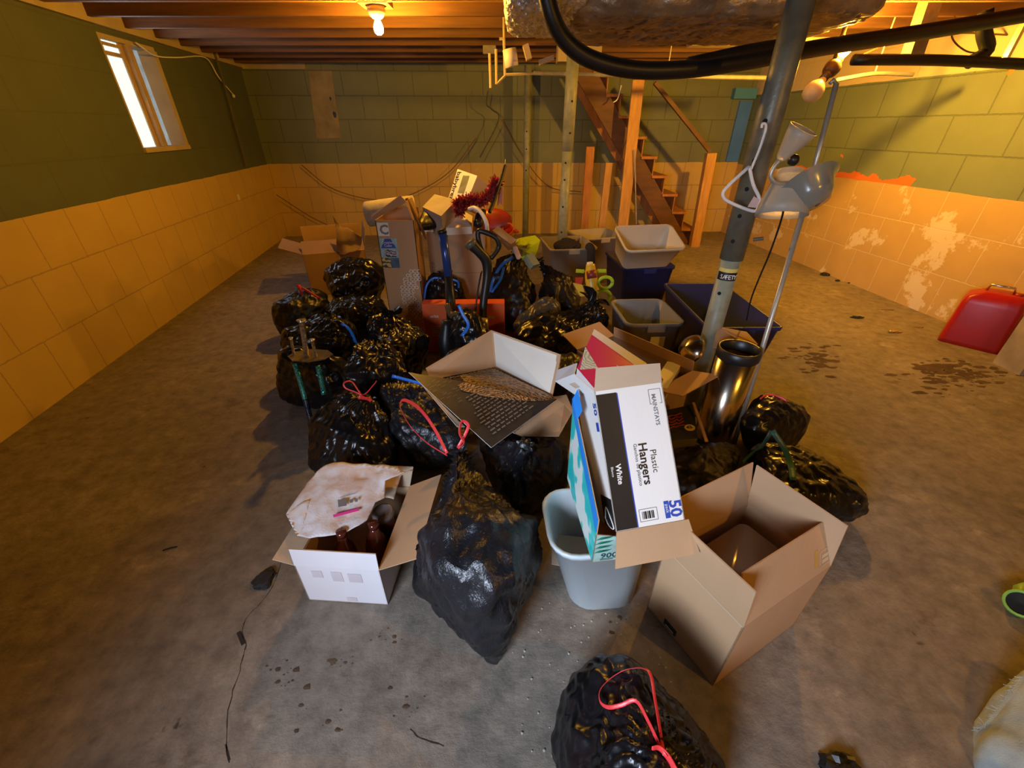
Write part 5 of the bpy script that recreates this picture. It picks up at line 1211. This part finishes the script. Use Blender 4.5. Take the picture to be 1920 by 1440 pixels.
# flat brown carton far left with paper
t = thing('cardboard_box', 'low brown open carton with crumpled paper, farthest left at the back', 'box', (A(567, 478, 3.9).x, 3.9, 0), (0, 0, .35))
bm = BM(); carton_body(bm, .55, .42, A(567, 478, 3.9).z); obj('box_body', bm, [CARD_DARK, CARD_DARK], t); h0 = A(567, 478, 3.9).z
obj('flap', flap(.55, .42, h0, '-x', .2, 68), [CARD_DARK, CARD_DARK], t); obj('flap', flap(.55, .42, h0, '+x', .2, 10), [CARD, CARD_DARK], t); obj('flap', flap(.55, .42, h0, '+y', .18, -10), [CARD_DARK, CARD], t); obj('flap', flap(.55, .42, h0, '-y', .16, -55), [CARD_DARK, CARD], t)
KR = pm('kraft paper', (.30, .2, .11), .75, var=.2, bump=.4)
t = thing('paper_bag', 'crumpled brown paper bag standing in the low carton at the back left', 'bag', A(650, 460, 4.05))
ol = [A(x, y, 4.0) for x, y in ((626, 405), (640, 425), (665, 432), (678, 445), (672, 470), (630, 478), (634, 440))]
sheet('paper', ol, lambda p: Vector((0, .09 * noise.noise(p * 6), .02 * noise.noise(p * 13))), KR, .003, parent=t)

# plastic bins
CLEAR = pm('frosted clear plastic', (.88, .80, .62), .4, var=.03, bump=.05, trans=.25)
BEIGE = pm('greige plastic', (.36, .31, .24), .45, var=.06, bump=.08)
BLUEP = pm('navy blue plastic', (.018, .028, .13), .4, var=.06, bump=.08)
GREYP = pm('grey plastic', (.26, .265, .27), .42, var=.06, bump=.08)
def bin_(name, label, cat, pos, rz, w, l, h, mat, taper=.85, r=.04, rot=None, handle=True, **k):
    t = thing(name, label, cat, pos, rot or (0, 0, rz)); M = Matrix.Rotation(rz, 3, 'Z')
    bm = BM(); tub(bm, w, l, h, taper, r, .004, .012, **k); 
    obj('bin_body', bm, mat, t, True)
    if handle:
        for s in (-1, 1):
            bm = BM(); box(bm, (-.055, s * (l / 2 + .016) - .004, h - .05), (.055, s * (l / 2 + .016) + .004, h - .004)); bmesh.ops.bevel(bm, geom=bm.edges[:], offset=.003, segments=1, affect='EDGES'); obj('handle', bm, mat, t)
    return t
def ctr(px, py, rz, w, l): c, s = math.cos(rz), math.sin(rz); return (px + c * w / 2 - s * l / 2, py + s * w / 2 + c * l / 2)
cx, cy = ctr(.389, 4.145, .135, .46, .60)
bin_('storage_bin', 'greige storage bin full of dark clothes behind the slim grey post', 'bin', (cx, cy, 0), .135, .46, .56, .38, BEIGE)
for i, (q, m_) in enumerate((((1052, 458, 4.3, 9), BAG_DULL), ((1075, 462, 4.3, 9), BAG_DULL))):
    pass
blob_item('dark_clothes', 'dark clothes heaped in the greige storage bin', 'clothes', [(1045, 461, 4.45, 8), (1080, 462, 4.4, 9), (1062, 455, 4.6, 9), (1062, 466, 4.35, 7)], pm('dark fabric', (.02, .016, .016), .9, bump=.6, bscale=60), crease=.05, lumps=.05)
bm = BM(); tube(bm, [A(1104, 462, 4.2), A(1108, 468, 4.15), A(1108, 496, 4.13)], .04, 12, 5); tag(recentre(obj('dark_sleeve', bm, pm('dark fabric', (.02, .016, .016), .9), smooth=True)), 'black sleeve hanging over the corner of the greige storage bin', 'clothes')
bin_('storage_bin', 'empty greige storage bin beside the filled one, near the stairs', 'bin', (A(1105, 450, 4.9).x + .08, 5.0, 0), .3, .5, .48, .36, BEIGE)
cx, cy = ctr(.965, 3.595, .09, .481, .62)
bin_('storage_tote', 'blue storage tote standing under the clear bin', 'bin', (cx, cy, 0), .09, .46, .58, .357, BLUEP)
R = Euler((.42, .009, .213), 'XYZ').to_matrix(); c0 = Vector((.852, 3.303, .402)) + R @ Vector((.515 / 2, .16, 0))
bin_('clear_bin', 'frosted clear plastic bin tipped on top of the blue tote', 'bin', c0 + Vector((0, .02, 0)), 0, .49, .30, .207, CLEAR, taper=.82, rot=(.42, .009, .213), handle=False)
cx, cy = ctr(1.068, 2.105, .008, .419, .768)
bin_('storage_tote', 'large deep blue storage tote, empty and open, right of the grey bin', 'bin', (cx, cy, 0), .008, .40, .75, .465, BLUEP, taper=.80, r=.02)
cx, cy = ctr(.686, 2.31, .046, .362, .424)
GB = bin_('grey_bin', 'grey plastic storage bin, empty, in front of the blue totes', 'bin', (cx, cy, 0), .046, .345, .41, .395, GREYP, r=.05)
bm = BM(); patch(bm, (0, -.2, 0), RT, UP, .09, .07, x=-.02, y=.24, thick=.006); obj('paper_label', bm, WHITE_INK, GB)
# plastic toys
t = thing('plastic_toy', 'yellow and red plastic toy standing between black bags and grey bin', 'toy', A(1108, 545, 2.95))
YEL = pm('yellow plastic', (.70, .42, .03), .35); REDP = pm('red plastic', (.55, .02, .01), .35)
bm = BM(); tube(bm, [A(1107, 495, 2.95), A(1108, 515, 2.93), A(1110, 535, 2.9), A(1118, 550, 2.88)], [.03, .042, .042, .03], 14, 5); obj('toy_body', bm, YEL, t, True, world=True)
bm = BM(); tube(bm, [A(1108, 508, 2.90), A(1110, 522, 2.88)], .034, 12); obj('toy_face', bm, pm('brown plastic', (.22, .03, .02), .4), t, True, world=True)
bm = BM(); tube(bm, [A(1106, 492, 2.95), A(1106, 497, 2.95)], .022, 12); obj('toy_cap', bm, WHITE_PL, t, True, world=True)
t = thing('toy_sail', 'red and orange wedge shaped toy left of the yellow toy', 'toy', A(1085, 535, 2.9))
bm = BM(); pslab(bm, [A(1079, 520, 2.92), A(1094, 520, 2.92), A(1090, 534, 2.9), A(1080, 534, 2.9)], .03, 0, 0); obj('wedge_top', bm, REDP, t, world=True)
bm = BM(); pslab(bm, [A(1074, 530, 2.9), A(1092, 534, 2.9), A(1098, 555, 2.87), A(1088, 556, 2.87)], .03, 0, 0); obj('wedge_bottom', bm, YEL, t, world=True)
t = thing('toy_rings', 'lime green toy with two ring loops in front of the blue tote', 'toy', A(1130, 545, 2.85))
for (x, y, r) in ((1135, 530, .05), (1130, 556, .055)):
    bm = BM(); c0 = A(x, y, 2.85); tube(bm, [c0 + Vector((math.cos(a_) * r, 0, math.sin(a_) * r * .8)) for a_ in [k * 2 * PI / 16 for k in range(17)]], .012, 8); obj('ring', bm, LIME, t, True, world=True)
bm = BM(); tube(bm, [A(1080, 508, 2.98), A(1095, 509, 2.98)], .014, 8); tube(bm, [A(1120, 508, 2.98), A(1136, 508, 2.98)], .014, 8); tube(bm, [A(1095, 509, 2.99), A(1120, 508, 2.99)], .006, 8); tag(recentre(obj('toy_bar', bm, LIME)), 'lime green toy bar crossing behind the yellow toy', 'toy')

# steel trash can
cq = G(1386, 657, .52); 
t = thing('steel_bin', 'tall round stainless steel trash can with dark rim beside the thick post', 'trash can', (cq.x, cq.y, 0))
bm = BM(); lathe(bm, [(.088, 0), (.089, .02), (.090, .50), (.085, .50), (.083, .02), (0, .015)], 40, cap1=False); obj('can_body', bm, CHROME, t, True)
bm = BM(); lathe(bm, [(.092, .485), (.095, .49), (.095, .53), (.089, .535), (.082, .53), (.082, .485)], 40, cap0=False, cap1=False); obj('rim', bm, BLACK_PL, t, True)
bm = BM(); lathe(bm, [(.093, 0), (.093, .025)], 40); obj('foot_ring', bm, BLACK_PL, t, True)
bm = BM(); pslab(bm, [A(1338, 652, 1.9), A(1345, 612, 2.0), A(1400, 622, 2.02), A(1421, 645, 1.93), A(1412, 652, 1.88)], .004, 0, 0); tag(recentre(obj('cardboard_piece', bm, CARD)), 'bent piece of cardboard sticking out of the steel trash can', 'cardboard')
bm = BM(); cc = A(1296, 655, 1.93); lathe(bm, [(.0, .045), (.04, .038), (.07, .015), (.08, 0), (.076, 0), (.0, .038)], 32, axis_matrix(cc, cc + Vector((-.9, -.25, .5))), False, False)
tag(recentre(obj('steel_dome', bm, CHROME, smooth=True)), 'small domed stainless steel cover standing on edge left of the thick post', 'cover')

# floor lamp
t = thing('floor_lamp', 'tall thin silver floor lamp with glass shades leaning beside the thick post', 'lamp', G(1376, 832, 0))
lb = G(1376, 832, 0); l1 = A(1505, 400, 1.85); l2 = A(1568, 157, 1.92)
bm = BM(); tube(bm, [lb, l1], .0115, 12); obj('lower_pole', bm, GALV, t, True, world=True)
bm = BM(); tube(bm, [l1, l2], .0095, 12); tube(bm, [l2, A(1562, 150, 1.92), A(1556, 157, 1.92)], .007, 8); obj('upper_pole', bm, GALV, t, True, world=True)
SHADE = pm('frosted glass shade', (.62, .58, .48), .5, trans=.5, var=.05, bump=.05); SHADE2 = pm('smoky glass shade', (.22, .23, .20), .2, trans=.2, var=.05, bump=0)
bm = BM(); tube(bm, [l1, A(1514, 372, 1.83), A(1505, 350, 1.8), A(1480, 344, 1.78), A(1455, 342, 1.76), A(1445, 330, 1.76), A(1452, 312, 1.76), A(1462, 300, 1.76)], .008, 10, 6); obj('arm', bm, GALV, t, True, world=True)
def shade(c, tip, prof, mat, nm='lamp_shade', lab=None):
    bm = BM(); lathe(bm, prof, 28, axis_matrix(c, tip), False, False); obj(nm, bm, mat, t, True, world=True, label=lab)
shade(A(1462, 300, 1.76), A(1488, 266, 1.74), [(.012, 0), (.02, .01), (.045, .085), (.052, .11), (.049, .11), (.04, .08), (.015, .012)], SHADE)
bm = BM(); lump(bm, A(1488, 300, 1.8), .02, .1, 3); obj('socket', bm, BLACK_PL, t, True, world=True)
shade(A(1482, 318, 1.85), A(1465, 400, 1.80), [(.045, 0), (.05, .02), (.068, .07), (.088, .13), (.095, .17), (.091, .17), (.06, .08), (.042, .02)], SHADE, lab='large frosted bowl shade')
shade(A(1512, 345, 1.8), A(1535, 388, 1.72), [(.11, .0), (.085, .02), (.07, .06), (.05, .09), (.01, .10)], SHADE2, lab='smoky flared shade')
bm = BM(); tube(bm, [A(1500, 340, 1.78), A(1471, 352, 1.78), A(1468, 400, 1.8), A(1445, 470, 1.9), A(1424, 520, 2.0), A(1408, 562, 2.1), A(1400, 600, 2.15)], .004, 8, 6); obj('power_cord', bm, BLACK_PL, t, True, world=True)
# coat hanger on the thick post
t = thing('clothes_hanger', 'white plastic clothes hanger hooked on the thick post', 'hanger', A(1405, 320, 1.9))
Yh = 1.9
bm = BM(); tube(bm, [A(1408, 318, Yh), A(1422, 285, Yh), A(1434, 250, Yh), A(1436, 234, Yh), A(1430, 232, Yh), A(1428, 240, Yh)], .005, 8, 5); tube(bm, [A(1405, 312, Yh), A(1362, 352, Yh), A(1356, 368, Yh), A(1370, 380, Yh), A(1412, 396, Yh), A(1422, 388, Yh), A(1424, 372, Yh), A(1412, 345, Yh), A(1405, 312, Yh)], .007, 8, 4)
obj('hanger_frame', bm, WHITE_PL, t, True, world=True)
bm = BM(); pslab(bm, [A(1402, 388, 1.89), A(1414, 368, 1.89), A(1424, 374, 1.89), A(1418, 390, 1.89)], .002, 0, 0); obj('paper_tag', bm, pm('pink white tag', (.7, .5, .45), .6), t, world=True)

# candle holder with glitter
SILV = glitter_mat('silver gold glitter', (.45, .38, .22, 1), (.85, .82, .72, 1), .9, 120)
TEALG = glitter_mat('teal glitter', (.01, .16, .16, 1), (.15, .62, .55, 1), .7, 200); PURG = glitter_mat('dark purple glitter', (.01, .01, .03, 1), (.05, .08, .12, 1), .5, 200)
Yg = 1.95
t = thing('candle_holder', 'silver glittery candle holder dish on the dark bag at the left', 'candle holder', A(580, 665, Yg))
bm = BM(); c0 = A(583, 670, Yg); lathe(bm, [(.0, -.012), (.06, -.008), (.105, .006), (.11, .012), (.06, .004), (.0, .002)], 8, Matrix.Translation(c0) @ Euler((-.15, .1, .3)).to_matrix().to_4x4(), False, False); obj('dish', bm, pm('tarnished silver', (.45, .38, .25), .25, metal=.9), t, world=True)
for (xb, yb, xt, yt, r) in ((575, 668, 566, 604, .016), (552, 668, 546, 637, .008), (592, 668, 586, 640, .010)):
    bm = BM(); tube(bm, [A(xb, yb, Yg), A((xb * 2 + xt) / 3, (yb * 2 + yt) / 3, Yg), A(xt, yt, Yg), A(xt - 1, yt - 4, Yg)], [r, r * .8, r * .9, r * 1.5], 10); obj('candle_cup', bm, SILV, t, True, world=True)
for lab, pts in (('left teal glitter stick standing under the silver candle holder', [(553, 682, 1.86), (566, 725, 1.8), (578, 770, 1.74), (585, 798, 1.70)]), ('right teal glitter stick standing under the silver candle holder', [(596, 686, 1.86), (603, 715, 1.82), (608, 740, 1.78)])):
    bm = BM(); P_ = [A(*p) for p in pts]; tube(bm, P_, .013, 10, 4); 
    for f in bm.faces: f.material_index = 0 if f.calc_center_median().z > P_[-1].z + (P_[0].z - P_[-1].z) * .45 or 'right' in lab else 1
    tag(recentre(obj('glitter_stick', bm, [TEALG, PURG], smooth=True)), lab, 'stick', 'teal glitter sticks')

# fuel can and right side
t = thing('fuel_can', 'red metal fuel can against the right wall', 'can', G(1790, 628, 0), (0, 0, 0))
f0 = G(1756, 640, 0); f1 = G(1872, 668, 0); dF = (f1 - f0).normalized(); nF = Vector((-dF.y, dF.x, 0)); wF = (f1 - f0).length; hF = .40
bm = BM(); rings = []
for z, k, sh in ((0, 1, 0), (.03, 1.0, 0), (hF * .78, .94, 0), (hF * .9, .86, .0), (hF, .62, .03)):
    ring = []
    for x, y in rrect(wF * k, .24 * k, .035 * k, 4): ring.append(bm.verts.new(f0 + dF * (wF / 2 + x + sh) + nF * (.14 + y) + Vector((0, 0, z))))
    rings.append(ring)
for i in range(len(rings) - 1):
    for j in range(len(rings[0])): bm.faces.new((rings[i][j], rings[i][(j + 1) % len(rings[0])], rings[i + 1][(j + 1) % len(rings[0])], rings[i + 1][j]))
bm.faces.new(rings[0][::-1]); bm.faces.new(rings[-1])
obj('can_body', bm, pm('dark red can paint', (.38, .008, .008), .35, var=.1, bump=.1), t, True, world=True)
bm = BM(); m0 = f0 + dF * wF * .5 + nF * .14 + Vector((0, 0, hF)); tube(bm, [m0 - dF * .07, m0 - dF * .06 + Vector((0, 0, .04)), m0 + dF * .06 + Vector((0, 0, .04)), m0 + dF * .07], .008, 8); obj('handle', bm, CHROME, t, True, world=True)
bm = BM(); lathe(bm, [(.025, 0), (.025, .02)], 14, Matrix.Translation(m0 + dF * .095 + Vector((0, 0, -.01)))); obj('cap', bm, pm('dark red can paint', (.38, .008, .008)), t, True, world=True)
bm = BM(); e0 = G(1893, 690, 0); box(bm, (e0.x - .04, e0.y - .1, 0), (e0.x + .16, e0.y + .08, .75)); tag(recentre(obj('plaster_post', bm, pm('flaking plaster post', (.34, .27, .17), .8, var=.3, bump=.5))), 'flaking plastered post base at the right edge beside the fuel can', 'post')
bm = BM(); e0 = G(-10, 815, 0); beam(bm, e0 + Vector((-.02, .0, 0)), e0 + Vector((-.02, 0, .5)), .12, .14); tag(recentre(obj('dark_post', bm, pm('dark concrete post', (.07, .055, .035), .8, var=.3, bump=.5))), 'dark post base standing against the left wall at the left edge', 'post')
# things on the floor
STONE = pm('black lump', (.018, .018, .018), .75, var=.3, bump=.5)
def stone(x, y, r, label, seed, mat=STONE, sq=(1, .8, .5), name='coal_lump', cat='lump'):
    p = G(x, y, 0); bm = BM(); lump(bm, p, r, .6, 3, seed, sq, 2.2); mn = min(v.co.z for v in bm.verts)
    for v in bm.verts: v.co.z = max(0.0, v.co.z + .4 * r * .3 )
    return tag(recentre(obj(name, bm, mat)), label, cat)
stone(497, 1085, .034, 'black lump on the floor left of the white box', 1, sq=(1, 1.2, .4))
stone(1547, 516, .045, 'largest of the black lumps on the floor near the right wall', 2)
stone(1570, 527, .022, 'small black crumb right beside the largest lump near the right wall', 3)
stone(1594, 531, .024, 'small black lump apart, nearest the right wall', 4)
stone(1607, 596, .034, 'flat dark scrap on the floor midway to the fuel can', 5, sq=(1.4, .6, .3), name='dark_scrap', cat='scrap')
stone(1664, 581, .030, 'thin brown scrap on the floor behind the flat dark one', 6, CARD_DARK, sq=(1.6, .4, .2), name='dark_scrap', cat='scrap')
stone(1676, 623, .036, 'shiny crumpled foil scrap on the floor left of the fuel can', 7, CHROME, sq=(1.6, .5, .3), name='foil_scrap', cat='scrap')
stone(1722, 614, .026, 'reddish brown scrap next to the fuel can', 8, CARD_DARK, sq=(1.4, .5, .25), name='dark_scrap', cat='scrap')
DIRT = pm('dark dirt', (.10, .06, .032), .9, var=.4, bump=.6)
def dirt(x, y, w, h, label, seed, n=22):
    random.seed(seed); bm = BM()
    for k in range(n * 4):
        p = G(x + random.gauss(0, w), y + random.gauss(0, h), 0); lump(bm, p, .004 + random.random() ** 2 * .026, .9, 2, k, (1.5, .7, .08), 2.5)
    for v in bm.verts: v.co.z = max(v.co.z, .0003)
    return tag(recentre(obj('dirt_patch', bm, DIRT)), label, 'dirt', kind='stuff')
dirt(1530, 672, 22, 12, 'dark dirt patch on the floor right of the blue tote', 1); dirt(1800, 705, 45, 14, 'dark dirt streaks on the floor below the fuel can', 2, 34); dirt(1750, 690, 18, 6, 'dark dirt speckle left of the streaks below the fuel can', 3, 16)
dirt(1190, 1165, 20, 10, 'crumbly dirt on the floor right of the wastebasket', 4, 12) if 0 else None
random.seed(21); bm = BM(); PEB = pm('pale gravel', (.45, .43, .38), .8, var=.3)
for k in range(90):
    p = G(960 + random.random() * 300, 1130 + random.random() * 300, 0)
    lump(bm, p + Vector((0, 0, .001)), .0015 + random.random() * .0028, .3, 1, k, (1, 1, .7), 2)
tag(recentre(obj('gravel', bm, PEB)), 'pale gravel crumbs scattered on the floor in front', 'gravel', kind='stuff')
random.seed(22); bm = BM()
for cx_, cy_, w_, n_ in ((530, 1262, 16, 14), (630, 1240, 14, 12), (720, 1200, 20, 10), (1170, 1165, 26, 14), (600, 1330, 40, 10), (760, 1330, 40, 8)):
    for k in range(n_):
        p = G(cx_ + random.gauss(0, w_), cy_ + random.gauss(0, w_ * .6), 0); lump(bm, p, .0015 + random.random() ** 3 * .009, .8, 1, k, (1.3, .8, .2), 2)
for v in bm.verts: v.co.z = max(v.co.z, .0003)
tag(recentre(obj('floor_crumbs', bm, DIRT)), 'dark crumbs of dirt scattered on the floor in front of the white box', 'dirt', kind='stuff')
bm = BM(); p0 = G(305, 1032, .002); p1 = G(332, 1025, .002); tube(bm, [p0, p0.lerp(p1, .5) + Vector((0, .003, 0)), p1], .0025, 6, 4); tag(recentre(obj('twig', bm, STONE)), 'tiny dark twig on the floor at the left', 'twig')
# lime tube end and grey frayed cloth at the right edge
t = thing('lime_tool', 'lime green tool end with a black hollow centre at the right edge', 'tool', G(1918, 1128, 0))
c0 = G(1916, 1132, .055); v = Vector((-.55, -.25, .6)); M = axis_matrix(c0, c0 + v)
bm = BM(); lathe(bm, [(.036, -.05), (.043, -.02), (.044, 0), (.043, .005), (.036, .005), (.035, -.006)], 24, M, True, False); tube(bm, [M @ Vector((.0, 0, -.03)), c0 + Vector((.06, .05, -.01)), c0 + Vector((.16, .08, -.028))], .024, 10); obj('shell', bm, pm('lime shell', (.30, .62, .10), .4), t, True, world=True)
bm = BM(); lathe(bm, [(.035, -.004), (.0, -.006)], 24, M, False, False); obj('hollow', bm, BLACK_PL, t, True, world=True)
DEN = pm('pale grey denim', (.44, .53, .52), .85, var=.12, scale=25, bump=.5, bscale=300)
t = thing('grey_cloth', 'pale grey frayed cloth bulging into view at the lower right corner', 'cloth', G(1900, 1400, .3))
B_ = [(1925, 1420, .42, 72), (1980, 1330, .50, 62), (2010, 1480, .40, 120), (1945, 1480, .36, 95)]
Bs = []
for (x, y, Y_, r) in B_: Bs.append(S(x, y, Y_, r))
me = hull_mesh(Bs, .006); bm = BM(); bm.from_mesh(me); bm.normal_update()
for v in bm.verts: v.co += v.normal * .012 * noise.noise(v.co * 14)
obj('cloth_body', bm, DEN, t, True, world=True)
bm = BM(); random.seed(4)
for k in range(60):
    f = k / 60; p = A(1832 + f * 84, 1372 - f * 105 + 20 * f * (1 - f), .47 + .05 * f); q = p + Vector((-.006 - random.random() * .006, random.gauss(0, .006), random.gauss(0, .006))); tube(bm, [p + Vector((.012, 0, 0)), p, q], .0007, 4)
obj('frayed_edge', bm, DEN, t, world=True)
stone(1575, 1445, .04, 'black rounded thing just peeking in at the bottom edge', 9, BLACK_PL, sq=(1.2, .8, .8), name='black_toe', cat='object')
